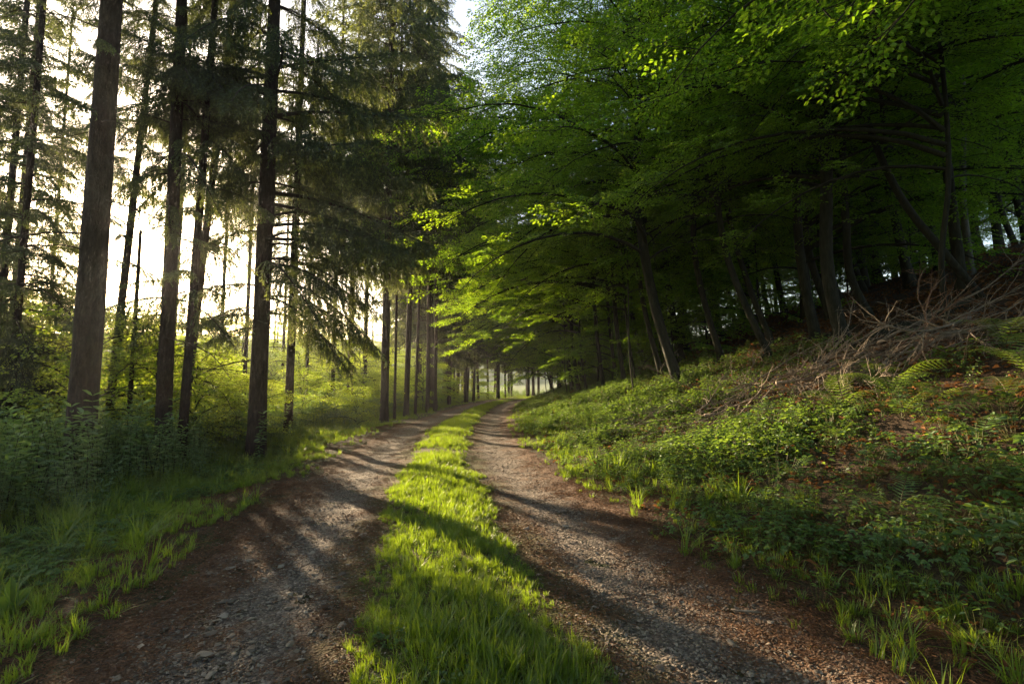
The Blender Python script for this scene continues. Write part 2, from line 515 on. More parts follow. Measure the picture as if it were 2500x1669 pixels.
def road_colour(nt):
    tc = nt.nodes.new("ShaderNodeTexCoord").outputs["Object"]
    t = math_node(nt, 'MULTIPLY', math_node(nt, 'SUBTRACT', attr(nt, "rnd").outputs["Fac"], 0.5), 5.0)
    vo = nt.nodes.new("ShaderNodeTexVoronoi"); vo.inputs["Scale"].default_value = 55.0
    nt.links.new(tc, vo.inputs["Vector"])
    chips = ramp(nt, nt.nodes.new("ShaderNodeSeparateColor").outputs[0], [(0, (0, 0, 0)), (1, (1, 1, 1))])
    sep = nt.nodes.new("ShaderNodeSeparateColor"); nt.links.new(vo.outputs["Color"], sep.inputs[0])
    gravel = ramp(nt, sep.outputs[0], [(0.0, (0.078, 0.060, 0.047)), (0.5, (0.142, 0.111, 0.088)), (0.85, (0.205, 0.166, 0.134)), (1.0, (0.30, 0.25, 0.205))])
    n1 = noise(nt, 1.1, 5, tc); n2 = noise(nt, 38, 5, tc, 0.7); n4 = noise(nt, 2.6, 4, tc)
    needle = ramp(nt, n2, [(0.3, (0.06, 0.034, 0.021)), (0.55, (0.14, 0.078, 0.045)), (0.75, (0.24, 0.14, 0.082))])
    moss = ramp(nt, n2, [(0.3, (0.03, 0.036, 0.008)), (0.7, (0.10, 0.105, 0.02))])
    a = math_node(nt, 'ABSOLUTE', t)
    far = math_node(nt, 'ABSOLUTE', math_node(nt, 'SUBTRACT', a, 1.25))
    f = math_node(nt, 'ADD', math_node(nt, 'MULTIPLY', far, 1.05), math_node(nt, 'MULTIPLY', math_node(nt, 'SUBTRACT', n4, 0.5), 1.9))
    c = mixc(nt, ramp(nt, f, [(0.18, (0, 0, 0)), (0.55, (0.95, 0.95, 0.95))]), gravel, needle)
    inner = math_node(nt, 'ADD', a, math_node(nt, 'MULTIPLY', math_node(nt, 'SUBTRACT', n1, 0.5), 1.5))
    return mixc(nt, ramp(nt, inner, [(0.55, (0.8, 0.8, 0.8)), (1.0, (0, 0, 0))]), c, moss)
def road_bump(nt):
    tc = nt.nodes.new("ShaderNodeTexCoord").outputs["Object"]
    vo = nt.nodes.new("ShaderNodeTexVoronoi"); vo.inputs["Scale"].default_value = 55.0
    nt.links.new(tc, vo.inputs["Vector"])
    return math_node(nt, 'ADD', math_node(nt, 'MULTIPLY', vo.outputs["Distance"], -1.0), noise(nt, 60, 5, tc)), 0.9, 0.02
M['road'] = solid_mat("gravel_track", road_colour, 0.92, road_bump)
road = obj("road", road_mesh().mesh("road", [M['road']], True))
tag(road, kind="structure")

# ------------------------------------------------------------------ stones and gravel
def stone_mesh(name, rng, mat, n=11, flat=0.35):
    import bmesh
    bm = bmesh.new()
    for _ in range(n):
        d = norm(rng.normal(size=3))
        bm.verts.new((d[0]*rng.uniform(.75, 1), d[1]*rng.uniform(.5, .8), d[2]*flat))
    res = bmesh.ops.convex_hull(bm, input=bm.verts)
    for v in [g for g in res["geom_interior"] if isinstance(g, bmesh.types.BMVert)]:
        bm.verts.remove(v)
    me = bpy.data.meshes.new(name)
    bm.to_mesh(me); bm.free()
    me.materials.append(mat)
    return me
rng = np.random.default_rng(11)
stone_lib = [stone_mesh("stone", rng, M['stone'], 12, rng.uniform(.22, .4)) for _ in range(9)]
def track_points(n, ymin, ymax, sides, width):
    y = ymin*(ymax/ymin)**rng.uniform(0, 1, n)
    t = np.where(rng.uniform(0, 1, n) < sides, -1.28, 1.25) + rng.normal(0, width, n)
    x = road_x(y) + t
    return x, y
x, y = track_points(360, 2.0, 5.6, 0.72, 0.33)
k = in_view(x, y, 0.1)
x, y = x[k][:300], y[k][:300]
for i in range(len(x)):
    s = float(np.clip(rng.lognormal(math.log(0.027), 0.42), 0.014, 0.062))
    obj("stone", stone_lib[i % 9], road, (x[i], y[i], hz(x[i], y[i]) + 0.012 + 0.05*s),
        (rng.normal(0, .13), rng.normal(0, .13), rng.uniform(0, 6.28)), s)
x, y = track_points(34000, 1.8, 24, 0.5, 0.42)
k = in_view(x, y, 0.1); x, y = x[k], y[k]; n = len(x)
gravel = scatter("gravel", stone_lib, np.stack([x, y, height(x, y) + 0.011], 1),
                 np.stack([rng.normal(0, .3, n), rng.normal(0, .3, n), rng.uniform(0, 6.28, n)], 1),
                 np.clip(rng.lognormal(math.log(0.0095), 0.45, n), 0.005, 0.022), rng.integers(0, 9, n), road)
tag(gravel, kind="stuff")

# ------------------------------------------------------------------ plants small: sources
def grass_tuft(seed, blades=26, hgt=0.16, rad=0.055, width=0.0045, lean=0.5):
    rng = np.random.default_rng(seed)
    mb = MB()
    n = blades
    a = rng.uniform(0, 6.28, n); r = rad*np.sqrt(rng.uniform(0, 1, n))
    P = np.stack([np.cos(a)*r, np.sin(a)*r, np.zeros(n)], 1)
    h = hgt*rng.uniform(0.45, 1.15, n); w = width*rng.uniform(.7, 1.3, n)
    b = a + rng.normal(0, 0.8, n); out = np.stack([np.cos(b), np.sin(b), np.zeros(n)], 1)
    ln = np.abs(rng.normal(0, lean, n))
    side = np.stack([-np.sin(b + rng.normal(0, .5, n)), np.cos(b), np.zeros(n)], 1)
    rows = []
    tips = []
    for s, ww in ((0, .8), (0.35, 1.0), (0.7, 0.75), (1.0, 0.0)):
        c = P + out*(ln*h*s**2)[:, None] + np.array([0, 0, 1.])*(h*(s - 0.28*ln*s**2))[:, None]
        if ww > 0:
            rows += [c - side*(w*ww)[:, None], c + side*(w*ww)[:, None]]; tips += [s, s]
        else:
            rows.append(c); tips.append(s)
    v = np.stack(rows, 1)
    o = (np.arange(n)*7)[:, None]
    f4 = np.concatenate([o + np.array([[0, 1, 3, 2]]), o + np.array([[2, 3, 5, 4]])])
    f3 = o + np.array([[4, 5, 6]])
    mb.add(v.reshape(-1, 3), f3, f4, rnd=np.repeat(rng.uniform(0, 1, n), 7), tip=np.tile(np.array(tips)*0.55, n))
    return mb.mesh("grass_tuft", [M['grass']])
M['straw'] = leaf_mat("straw", (0.12, 0.095, 0.045), (0.24, 0.19, 0.10), (0.05, 0.04, 0.012), (0.12, 0.09, 0.03), gloss=0.03)
short_tufts = [grass_tuft(s, 26, h, .055, .0036, l) for s, h, l in ((1, .13, .5), (2, .17, .45), (3, .10, .6), (4, .20, .5), (5, .14, .9))]
straw_tuft = grass_tuft(15, 9, .11, .06, .0028, 1.3)
straw_tuft.materials[0] = M['straw']
spear_tuft = grass_tuft(16, 7, .30, .05, .0034, .35)
tall_tufts = [grass_tuft(s, 24, h, .07, .0048, l) for s, h, l in ((6, .34, .7), (7, .45, .8), (8, .60, 1.0), (9, .28, .5))]

def nettle(seed, hgt, pairs, leaf):
    rng = np.random.default_rng(seed)
    mb = MB()
    for st in range(rng.integers(2, 4)):
        bx, by = rng.normal(0, .05, 2); lx, ly = rng.normal(0, .12, 2)
        H = hgt*rng.uniform(.7, 1.05)
        zz = np.linspace(0, 1, 6)
        pts = np.stack([bx + lx*H*zz**1.5, by + ly*H*zz**1.5, H*zz], 1)
        tube(mb, pts, 0.0045*(1 - .7*zz), 4, 1, False)
        P, D, L = [], [], []
        for q in range(pairs):
            s = 0.12 + 0.88*q/(pairs - 1)
            c = np.array([np.interp(s, zz, pts[:, i]) for i in range(3)])
            az = q*1.57 + rng.normal(0, .3)
            for e in (0, np.pi):
                dz = rng.uniform(-0.45, .35) + (0.5 if s > .9 else 0)
                P.append(c); D.append((math.cos(az + e), math.sin(az + e), dz))
                L.append(leaf*rng.uniform(.7, 1.15)*(1 - 0.55*abs(s - .55)))
        P = np.array(P); D = np.array(D); L = np.array(L)
        leaves(mb, P, D, np.array([0, 0, 1.]) + rng.normal(0, .22, P.shape), L, L*.42, rng.uniform(0, 1, len(P)), 0, .15, .25)
    return mb.mesh("tall_weed", [M['nettle'], M['twig']])
nettles = [nettle(20 + i, h, p, l) for i, (h, p, l) in enumerate(((.75, 10, .12), (1.0, 13, .13), (.55, 8, .11), (.9, 14, .10), (1.15, 15, .14)))]

def low_plant(seed, n, hgt, rad, leaf, wr=.75, three=True):
    rng = np.random.default_rng(seed)
    mb = MB()
    P, D, L = [], [], []
    for q in range(n):
        a = rng.uniform(0, 6.28); r = rad*math.sqrt(rng.uniform(0, 1)); h = hgt*rng.uniform(.35, 1.1)
        c = np.array([math.cos(a)*r, math.sin(a)*r, h]); b = a + rng.normal(0, .6)
        for e in ((-1.0, 0, 1.0) if three else (0,)):
            P.append(c); D.append((math.cos(b + e), math.sin(b + e), rng.uniform(-.35, .2))); L.append(leaf*rng.uniform(.65, 1.2))
        tube(mb, np.array([[c[0]*.3, c[1]*.3, 0], [c[0]*.8, c[1]*.8, h*.6], c]), [.0022, .0018, .0012], 3, 1, False)
    P = np.array(P); D = np.array(D); L = np.array(L)
    leaves(mb, P, D, np.array([0, 0, 1.]) + rng.normal(0, .28, P.shape), L, L*wr, rng.uniform(0, 1, len(P)), 0, .12, .2)
    return mb.mesh("low_plant", [M['cover'], M['fern_stem']])
covers = [low_plant(40 + i, n, h, r, l, w, th) for i, (n, h, r, l, w, th) in enumerate(
    ((14, .11, .14, .034, .75, True), (18, .17, .17, .042, .7, True), (20, .22, .18, .045, .65, True), (20, .09, .15, .026, .9, True), (16, .18, .16, .06, .6, False), (22, .28, .2, .05, .6, True)))]

def flakes(seed, n, rad, leaf, mat):
    rng = np.random.default_rng(seed)
    mb = MB()
    a = rng.uniform(0, 6.28, n); r = rad*np.sqrt(rng.uniform(0, 1, n))
    P = np.stack([np.cos(a)*r, np.sin(a)*r, rng.uniform(.004, .03, n)], 1)
    b = rng.uniform(0, 6.28, n)
    D = np.stack([np.cos(b), np.sin(b), rng.normal(0, .3, n)], 1)
    L = leaf*rng.uniform(.6, 1.2, n)
    leaves(mb, P, D, np.array([0, 0, 1.]) + rng.normal(0, .45, P.shape), L, L*.55, rng.uniform(0, 1, n), 0, rng.uniform(.1, .5), .4)
    return mb.mesh("fallen_leaves", [mat])
leaf_flakes = [flakes(60 + i, 14, .22, .07, M['dead_leaf']) for i in range(4)]
def needle_litter(seed, n=40, rad=.12):
    rng = np.random.default_rng(seed)
    mb = MB()
    a = rng.uniform(0, 6.28, n); r = rad*np.sqrt(rng.uniform(0, 1, n)); b = rng.uniform(0, 6.28, n)
    P = np.stack([np.cos(a)*r, np.sin(a)*r, rng.uniform(.002, .012, n)], 1)
    D = np.stack([np.cos(b), np.sin(b), rng.normal(0, .12, n)], 1)
    L = rng.uniform(.012, .045, n)
    leaves(mb, P, D, np.array([0, 0, 1.]) + rng.normal(0, .3, P.shape), L, .003 + .006*rng.uniform(0, 1, n)**3, rng.uniform(0, 1, n), 0, .2, .2)
    return mb.mesh("needle_litter", [M['litter']])
litters = [needle_litter(70 + i) for i in range(4)]

def rot_z(rng, n, tilt=0.12):
    return np.stack([rng.normal(0, tilt, n), rng.normal(0, tilt, n), rng.uniform(0, 6.28, n)], 1)

# grass along the middle of the road
rng = np.random.default_rng(101)
x, y, t = spots(rng, [(1.0, 5, -.85, .85, 620), (5, 10, -.85, .85, 420), (10, 20, -.85, .85, 220), (20, 45, -.8, .8, 90), (45, 92, -.8, .8, 30)])
lim = 0.60 + 0.13*wob(x*0, y, 1.3, 1.0) + 0.10*wob(x, y, 5.0, 2.0)
gap = 1 - 0.85*np.exp(-((y - 11.6)/0.55)**2)
k = (np.abs(t - 0.04*np.sin(y)) < lim) & in_view(x, y, .4) & (rng.uniform(0, 1, len(x)) < gap*(0.5 + 0.5*smooth(-.6, .1, wob(x, y, 3.3, 6.0))))
x, y, t, lim = x[k], y[k], t[k], lim[k]; n = len(x)
edge = np.clip(1.1 - 0.6*(np.abs(t)/lim)**3, .4, 1.2)
pick = np.where(rng.uniform(0, 1, n) < .13, 5, np.where(rng.uniform(0, 1, n) < .05, 6, np.where(rng.uniform(0, 1, n) < .06, 7, rng.integers(0, 5, n))))
strip = scatter("grass", short_tufts + [straw_tuft, spear_tuft, covers[3]], np.stack([x, y, height(x, y) + .006], 1), rot_z(rng, n),
                edge*rng.uniform(.34, .74, n)*(1 + 0.25*wob(x, y, 1.9, 8.0))*(1 + .15*wob(x, y, 6.3, 3.0))*np.clip(1.0 + (y - 10)*.01, 1, 1.5), pick)
tag(strip, "bright green grass strip growing between the two wheel tracks", "grass", kind="stuff")

# grass on the two verges and in thin tufts at the edges of the tracks
x, y, t = spots(rng, [(1.5, 9, -5.2, -2.2, 190), (9, 20, -6, -2.2, 110), (20, 45, -7, -2.1, 40), (45, 90, -7, -2.1, 14),
                      (1.2, 9, 1.9, 3.4, 170), (9, 20, 1.8, 4.2, 110), (20, 45, 1.8, 5, 40), (45, 92, 1.8, 5, 14)])
inner = np.where(t < 0, 3.0, 2.15) + 0.35*wob(x, y, 1.1, 3.0) + 0.2*wob(x, y, 3.7, 4.0)
p = smooth(-.55, .5, np.abs(t) - inner)*np.where(t > 0, smooth(1.5, .4, np.abs(t) - inner)*.5, 1)
p = p*(0.35 + .65*(wob(x, y, 2.7, 9.0) > -.25)) + .30*(wob(x, y, 2.2, 5.5) > .05)*(np.abs(t) > 2.15)*(t < 0) + .55*(wob(x, y, 3.1, 1.5) > -.1)*(t < -2.15)*(y < 3.7) + .14*(wob(x, y, 2.2, 5.5) > .15)*(t > 2.2)
k = in_view(x, y, .5) & (rng.uniform(0, 1, len(x)) < p)
x, y, t = x[k], y[k], t[k]; n = len(x)
big = smooth(3.2, 4.8, np.abs(t))
pick = np.where(rng.uniform(0, 1, n) < .05 + .3*big*(t < 0), rng.integers(5, 9, n), rng.integers(0, 5, n))
verge = scatter("verge_grass", short_tufts + tall_tufts, np.stack([x, y, height(x, y)], 1), rot_z(rng, n, .15),
                rng.uniform(.35, .82, n), pick)
tag(verge, "grass on both verges beside the wheel tracks", "grass", kind="stuff")

# tall weeds and nettles on the left, under the spruces
x, y, t = spots(rng, [(2.5, 10, -12, -4.1, 34), (10, 22, -13, -4.0, 24), (22, 45, -12, -3.6, 11), (45, 85, -10, -3.6, 3)])
e = -t - 4.05 - 0.4*wob(x, y, .9, 5.0)
k = in_view(x, y, .8) & (e > 0) & (rng.uniform(0, 1, len(x)) < smooth(0, .6, e)*(0.45 + .55*(wob(x, y, 1.6, 2.0) > -.3)))
x, y, t, e = x[k], y[k], t[k], e[k]; n = len(x)
weeds = scatter("undergrowth", nettles, np.stack([x, y, height(x, y) - .02], 1), rot_z(rng, n, .1),
                rng.uniform(.75, 1.3, n)*(0.5 + .5*smooth(0, 1.3, e)), rng.integers(0, 5, n))
tag(weeds, "dense nettles and tall weeds under the spruces along the verge", "undergrowth", kind="stuff")
x, y, t = spots(rng, [(2.0, 10, -5.6, -2.9, 110), (10, 22, -6, -2.9, 60)])
k = in_view(x, y, .5) & (rng.uniform(0, 1, len(x)) < smooth(2.9, 3.6, -t)*(wob(x, y, 2.1, 7.0) > -.2))
x, y, t = x[k], y[k], t[k]; n = len(x)
clover = scatter("clover_cover", [covers[0], covers[3], covers[1]], np.stack([x, y, height(x, y)], 1), rot_z(rng, n), rng.uniform(.5, 1.0, n), rng.integers(0, 3, n))
tag(clover, "low clover leaves spread through the grass verge below the nettles", "ground cover", kind="stuff")

# low leafy plants over the bank
x, y, t = spots(rng, [(1.2, 9, 2.0, 7.5, 100), (9, 20, 2.2, 9, 80), (20, 45, 2.2, 10, 30), (45, 85, 2.2, 10, 6)])
up = np.where(y < 11, 5.1, np.where(y < 20, 6.4, 7.0)) + 0.9*wob(x, y, .7, 3.0)
p = smooth(2.0, 3.0, t)*(0.22 + 0.78*smooth(up + .9, up - .9, t))*(0.34 + .66*smooth(-.3, .25, wob(x, y, 1.5, 4.0)) + .3*smooth(8, 12, y))
pu = np.clip((x - 3.6)/4.2, -.1, 1.1)
p = p*(1 - .85*np.exp(-((y - (9.6 - 2.4*pu))/.75)**2)*(x > 3.3))
k = in_view(x, y, .5) & (rng.uniform(0, 1, len(x)) < p)
x, y, t = x[k], y[k], t[k]; n = len(x)
pick = np.where(rng.uniform(0, 1, n) < .10, rng.integers(6, 9, n), rng.integers(0, 6, n))
cover = scatter("ground_cover", covers + [nettles[2], nettles[0], tall_tufts[3]], np.stack([x, y, height(x, y) - .01], 1), rot_z(rng, n, .2),
                rng.uniform(.5, 1.25, n)*(0.75 + .25*smooth(2.2, 3.6, t))*np.where(pick > 5, .5, 1)*(1 + .25*wob(x, y, 1.7, 6.0)), pick)
tag(cover, "low leafy green plants covering the bank above the road", "ground cover", kind="stuff")
x, y, t = spots(rng, [(1.2, 14, 2.3, 16, 22), (14, 30, 2.6, 20, 12)])
k = in_view(x, y, 1) & (rng.uniform(0, 1, len(x)) < .25 + .75*smooth(3, 5.5, t))
x, y, t = x[k], y[k], t[k]; n = len(x)
lit = scatter("leaf_litter", leaf_flakes, np.stack([x, y, height(x, y)], 1), rot_z(rng, n, .25), rng.uniform(.6, 1.2, n), rng.integers(0, 4, n))
tag(lit, "brown fallen beech leaves strewn over the wooded bank", "fallen leaves", kind="stuff")
x, y, t = spots(rng, [(1.2, 8, -3.6, 2.8, 170), (8, 20, -3.4, 2.6, 60)])
k = in_view(x, y, .3) & (rng.uniform(0, 1, len(x)) < np.clip(np.abs(np.abs(t) - 1.2)*1.3, .06, 1)*(np.abs(t) > .55))
x, y, t = x[k], y[k], t[k]; n = len(x)
nl = scatter("needle_litter", litters, np.stack([x, y, height(x, y) + np.where(np.abs(t) < 2.2, .012, .003)], 1), rot_z(rng, n, .05), rng.uniform(.7, 1.3, n), rng.integers(0, 4, n))
tag(nl, "brown needle litter along the edges of the tracks", "needle litter", kind="stuff")

# ------------------------------------------------------------------ spruce parts
def bough(L, seed, droop=.28, step=.075, npm=46, far=False, hang=.55):
    """a spruce branch along +X: an arched axis with hanging side shoots set with needles"""
    rng = np.random.default_rng(seed)
    mb = MB()
    s = np.linspace(0, 1, 12)
    ax = np.stack([L*s*(1 - .12*droop*s), L*.05*np.sin(s*3 + seed), L*(.10*s - droop*1.25*s**2 + droop*.42*s**3.2)], 1)
    tube(mb, ax, .006 + .010*L*(1 - s)**1.2, 5, 1, False)
    tan = norm(np.gradient(ax, axis=0))
    pos, tg, off, lenfac = [], [], [], []
    def shoot(c, d, l, hang_):
        m = 5
        p = [np.array(c)]; d = np.array(d, float)
        for q in range(m):
            d = norm(d + np.array([0, 0, -hang_*(.35 + .15*q)]) + rng.normal(0, .06, 3))
            p.append(p[-1] + d*l/m)
        return np.array(p)
    shoots = []
    dist = .16*L
    while dist < L:
        u = dist/L
        c = np.array([np.interp(u, s, ax[:, i]) for i in range(3)])
        T = np.array([np.interp(u, s, tan[:, i]) for i in range(3)])
        lat = norm(np.cross(np.array([0, 0, 1.]), T))
        l0 = L*(.10 + .22*math.sin(math.pi*min(1, .12 + u*.88)))*rng.uniform(.6, 1.2)
        for sd in (-1, 1):
            d = T*rng.uniform(.4, .8) + sd*lat*rng.uniform(.6, 1.0) + np.array([0, 0, rng.uniform(-.15, .2)])
            sh = shoot(c, d, l0, hang*rng.uniform(.5, 1.3))
            shoots.append(sh)
            if not far:
                for w in (.35, .6, .8):
                    if rng.uniform() < .75:
                        k = int(w*5)
                        d2 = norm(sh[k + 1] - sh[k]) + rng.normal(0, .55, 3) + np.array([0, 0, -.25])
                        shoots.append(shoot(sh[k], d2, l0*rng.uniform(.25, .5), hang*.8))
        dist += step*rng.uniform(.7, 1.3)
    shoots.append(ax[-3:])
    for sh in shoots:
        seg = np.linalg.norm(np.diff(sh, axis=0), axis=1); tot = seg.sum()
        cum = np.concatenate([[0], np.cumsum(seg)])
        m = max(4, int(tot*npm))
        q = (np.arange(m) + rng.uniform(0, 1, m))/m*tot
        P = np.stack([np.interp(q, cum, sh[:, i]) for i in range(3)], 1)
        i = np.clip(np.searchsorted(cum, q) - 1, 0, len(seg) - 1)
        T = norm(np.diff(sh, axis=0))[i]
        pos.append(P); tg.append(T); lenfac.append(q/tot)
    P = np.concatenate(pos); T = np.concatenate(tg); lf = np.concatenate(lenfac)
    n = len(P)
    side = norm(np.cross(T, rng.normal(size=(n, 3))))
    nl, nw = (.066, .0105) if not far else (.16, .030)
    D = norm(T*rng.uniform(.5, 1.0, (n, 1)) + side*rng.uniform(.5, .9, (n, 1)))
    ll = nl*rng.uniform(.7, 1.25, (n, 1))
    B = norm(np.cross(D, rng.normal(size=(n, 3))))*nw
    v = np.stack([P - B, P + B, P + D*ll], 1).reshape(-1, 3)
    tip = np.clip((lf - .72)/.28, 0, 1)*.8
    mb.add(v, np.arange(3*n).reshape(-1, 3), None, rnd=np.repeat(rng.uniform(0, 1, n)*.7, 3), tip=np.repeat(tip, 3))
    return mb
B_gentle = [bough(3.0, 200 + i, .24 + .05*i, .08, 52) for i in range(3)]
B_droop = [bough(2.6, 210 + i, .75 + .2*i, .08, 52, hang=.8) for i in range(2)]
B_short = [bough(1.6, 220 + i, .3 + .15*i, .075, 52) for i in range(3)]
B_far = [bough(2.4, 230 + i, .3 + .15*i, .11, 20, True) for i in range(4)]
arr = lambda l: [b.arrays() for b in l]
A_gentle, A_droop, A_short, A_far = arr(B_gentle), arr(B_droop), arr(B_short), arr(B_far)
bough_meshes = {k: [b.mesh("bough", [M['needles'], M['twig']]) for b in l] for k, l in (("gentle", B_gentle), ("droop", B_droop), ("short", B_short))}

def spruce_crown(seed, H, Lmax, near_h, dens=1.0, droopy=.3, near=True, spacing=.42):
    """boughs in whorls from z=0 to H; fine ones up to near_h, coarser above"""
    rng = np.random.default_rng(seed)
    mb = MB()
    per = {}
    z = 0.0
    while z < H:
        f = z/H
        L = Lmax*(1 - f)**.8*min(1, .6 + f*4) + .25
        for q in range(rng.poisson(4.4*dens)):
            az = rng.uniform(0, 6.28)
            l = L*rng.uniform(.6, 1.15)
            if near and z < near_h:
                if l < 1.6: lib, L0 = 'short', 1.6
                elif rng.uniform() < droopy: lib, L0 = 'droop', 2.6
                else: lib, L0 = 'gentle', 3.0
            else:
                lib, L0 = 'far', 2.4
            A = {'short': A_short, 'gentle': A_gentle, 'droop': A_droop, 'far': A_far}[lib]
            i = int(rng.integers(0, len(A)))
            per.setdefault((lib, i), []).append((az, z + rng.uniform(-.2, .2), l/L0, rng.uniform(-.15, .3)*(.3 + f*2)))
        z += spacing*rng.uniform(.8, 1.2)
    for (lib, i), rows in sorted(per.items()):
        A = {'short': A_short, 'gentle': A_gentle, 'droop': A_droop, 'far': A_far}[lib][i]
        r = np.array(rows)
        d = np.stack([np.cos(r[:, 0]), np.sin(r[:, 0]), r[:, 3]], 1)
        p = np.stack([np.cos(r[:, 0])*.05, np.sin(r[:, 0])*.05, r[:, 1]], 1)
        mb.add_many(A, mat4(p, d, np.array([0, 0, 1.])[None].repeat(len(r), 0), r[:, 2]), rng.uniform(-.2, .2, len(r)))
    return mb.mesh("crown", [M['needles'], M['twig']])
crowns_near = [spruce_crown(300, 15, 2.9, 5.6, .66, .35), spruce_crown(301, 14, 3.2, 5.6, .62, .5), spruce_crown(302, 14, 2.3, 5.2, .5, .35)]
crowns_far = [spruce_crown(310 + i, 17, 3.0, 0, 1.25, near=False) for i in range(3)]
crown_low = spruce_crown(320, 14, 1.8, 5.6, .95, .6, spacing=.36)
CROWN_H = {c.name: h for c, h in zip(crowns_near + crowns_far + [crown_low], [15, 14, 14, 17, 17, 17, 14])}

def dead_branch_mesh(seed, L):
    rng = np.random.default_rng(seed)
    mb = MB()
    s = np.linspace(0, 1, 8)
    ax = np.stack([L*s, L*.06*np.sin(s*4 + seed), L*(.06*s - .30*s**2)], 1) + rng.normal(0, .012, (8, 3))*s[:, None]
    tube(mb, ax, .004 + .009*(1 - s)*L**.5, 5, 0, False)
    for q in range(int(L*9)):
        u = rng.uniform(.2, 1); c = np.array([np.interp(u, s, ax[:, i]) for i in range(3)])
        d = np.array([rng.uniform(.2, .9), rng.choice([-1, 1])*rng.uniform(.3, 1), rng.uniform(-.8, .2)])
        l = L*rng.uniform(.08, .28)*(1.1 - .5*u)
        w = np.linspace(0, 1, 4)[:, None]
        tube(mb, c + norm(d)*l*w + np.array([0, 0, -.25*l])*w**2, [.0045, .0035, .0025, .0015], 3, 0, False)
    return mb.mesh("dead_branch", [M['twig']])
dead_lib = [dead_branch_mesh(330 + i, L) for i, L in enumerate((.8, 1.3, 1.8, 2.4))]

def trunk_mesh(path, r0, r1, seed, mat, k=18, flare=.28, rough=.012, rings=44):
    """path: control points (x,y,z) from the base up"""
    rng = np.random.default_rng(seed)
    path = np.array(path, float)
    zc = np.concatenate([[0], np.cumsum(np.linalg.norm(np.diff(path, axis=0), axis=1))])
    q = zc[-1]*np.linspace(0, 1, rings)**1.35
    m = np.gradient(path, zc, axis=0)
    i = np.clip(np.searchsorted(zc, q) - 1, 0, len(zc) - 2)
    h = (zc[i+1] - zc[i])[:, None]; s = ((q - zc[i])[:, None])/h
    P = (2*s**3-3*s**2+1)*path[i] + (s**3-2*s**2+s)*h*m[i] + (-2*s**3+3*s**2)*path[i+1] + (s**3-s**2)*h*m[i+1]
    P[0] -= np.array([0, 0, .35])
    u = q/zc[-1]
    rad = r1 + (r0 - r1)*(1 - u)**.62
    fl = flare*np.exp(-q/(r0*2.2))
    ph = rng.uniform(0, 6.28); nl = int(rng.integers(4, 7))
    def lobes(ii, ang):
        return 1 + fl[ii]*(1 + .55*np.sin(nl*ang + ph)) + .035*np.sin(2*ang + ph + q[ii]*.7) + .02*np.sin(5*ang + q[ii]*2.1)
    mb = MB()
    tube(mb, P, rad, k, 0, True, lobes, rng, rough)
    return mb.mesh("trunk", [mat], True)

def spruce(label, x, y, dia, H, crown, h0, rot=0., cs=1., lean=(0, 0), dead=0, seed=0, group=None, name="spruce_tree", trunk=None, dead_z=(1.2, 5)):
    rng = np.random.default_rng(seed + 900)
    root = obj(name, None, None, (x, y, hz(x, y)))
    tag(root, label, "tree", group)
    if crown is not None:
        H = h0 + CROWN_H[crown.name]*cs + .3
    tr = obj("trunk", trunk or trunk_mesh([(0, 0, 0), (lean[0]*.3, lean[1]*.3, H*.3), (lean[0]*.65, lean[1]*.65, H*.65), (lean[0], lean[1], H)], dia/2, .03, seed, M['spruce_bark']), root)
    if crown is not None:
        f = h0/H
        obj("crown", crown, root, (lean[0]*f, lean[1]*f, h0), (0, 0, rot), cs)
    for i in range(dead):
        z = rng.uniform(*dead_z); a = rng.uniform(0, 6.28); r = dia/2*(1 - z/H)*.8
        obj("dead_branch", dead_lib[int(rng.integers(0, 4))], tr, (math.cos(a)*r + lean[0]*z/H, math.sin(a)*r + lean[1]*z/H, z), (0, rng.uniform(-.15, .3), a), rng.uniform(.7, 1.1))
    return root

G_SPR = "spruces standing along the verge"
# --- the near spruces
spruce("young spruce with dark drooping boughs down to the weeds at the picture's edge", -10.9, 11.2, .16, 17, crown_low, 1.2, .4, .95, seed=1, group=G_SPR)
spruce("slim spruce trunk rising out of dark low boughs beside the thick bare trunk", -13.5, 13.4, .20, 19, crown_low, 1.6, 2.4, 1.1, seed=2, group=G_SPR)
spruce("thickest bare brown spruce trunk just beside the low sun", -7.07, 8.5, .42, 26, crowns_near[2], 8.6, 1.0, .9, dead=9, seed=3, group=G_SPR, dead_z=(3.5, 8.5))
spruce("thin dark spruce trunk right behind the sun's glare", -11.6, 14.8, .22, 19, crowns_near[2], 8.0, 2.0, .75, lean=(.9, 0), dead=10, seed=4, group=G_SPR)
spruce("dead pole-thin spruce with short bare side twigs among the nettles", -8.9, 12.0, .11, 5.2, None, 0, dead=10, seed=5, group=G_SPR, dead_z=(2.0, 5.0))
spruce("dark two-stemmed spruce between the sun and the slanting slim trunk", -7.0, 10.4, .29, 24, crowns_near[2], 6.0, .3, .8, lean=(-.25, 0), dead=8, seed=6, group=G_SPR)
spruce("slender spruce stem grown tight against the dark two-stemmed trunk", -6.85, 10.75, .18, 20, crowns_near[2], 6.4, 3.3, .7, lean=(.35, 0), dead=4, seed=7, group=G_SPR)
spruce("slim spruce leaning a little towards the road beside open bright gap", -8.05, 12.6, .20, 22, crowns_near[2], 6.6, 4.0, .7, lean=(1.1, 0), dead=7, seed=8, group=G_SPR)
hero = spruce("dark upright spruce with long drooping boughs reaching over the road", -5.77, 11.7, .40, 27, crowns_near[1], 6.6, .9, 1.0, dead=8, seed=9, group=G_SPR, dead_z=(1.8, 6))
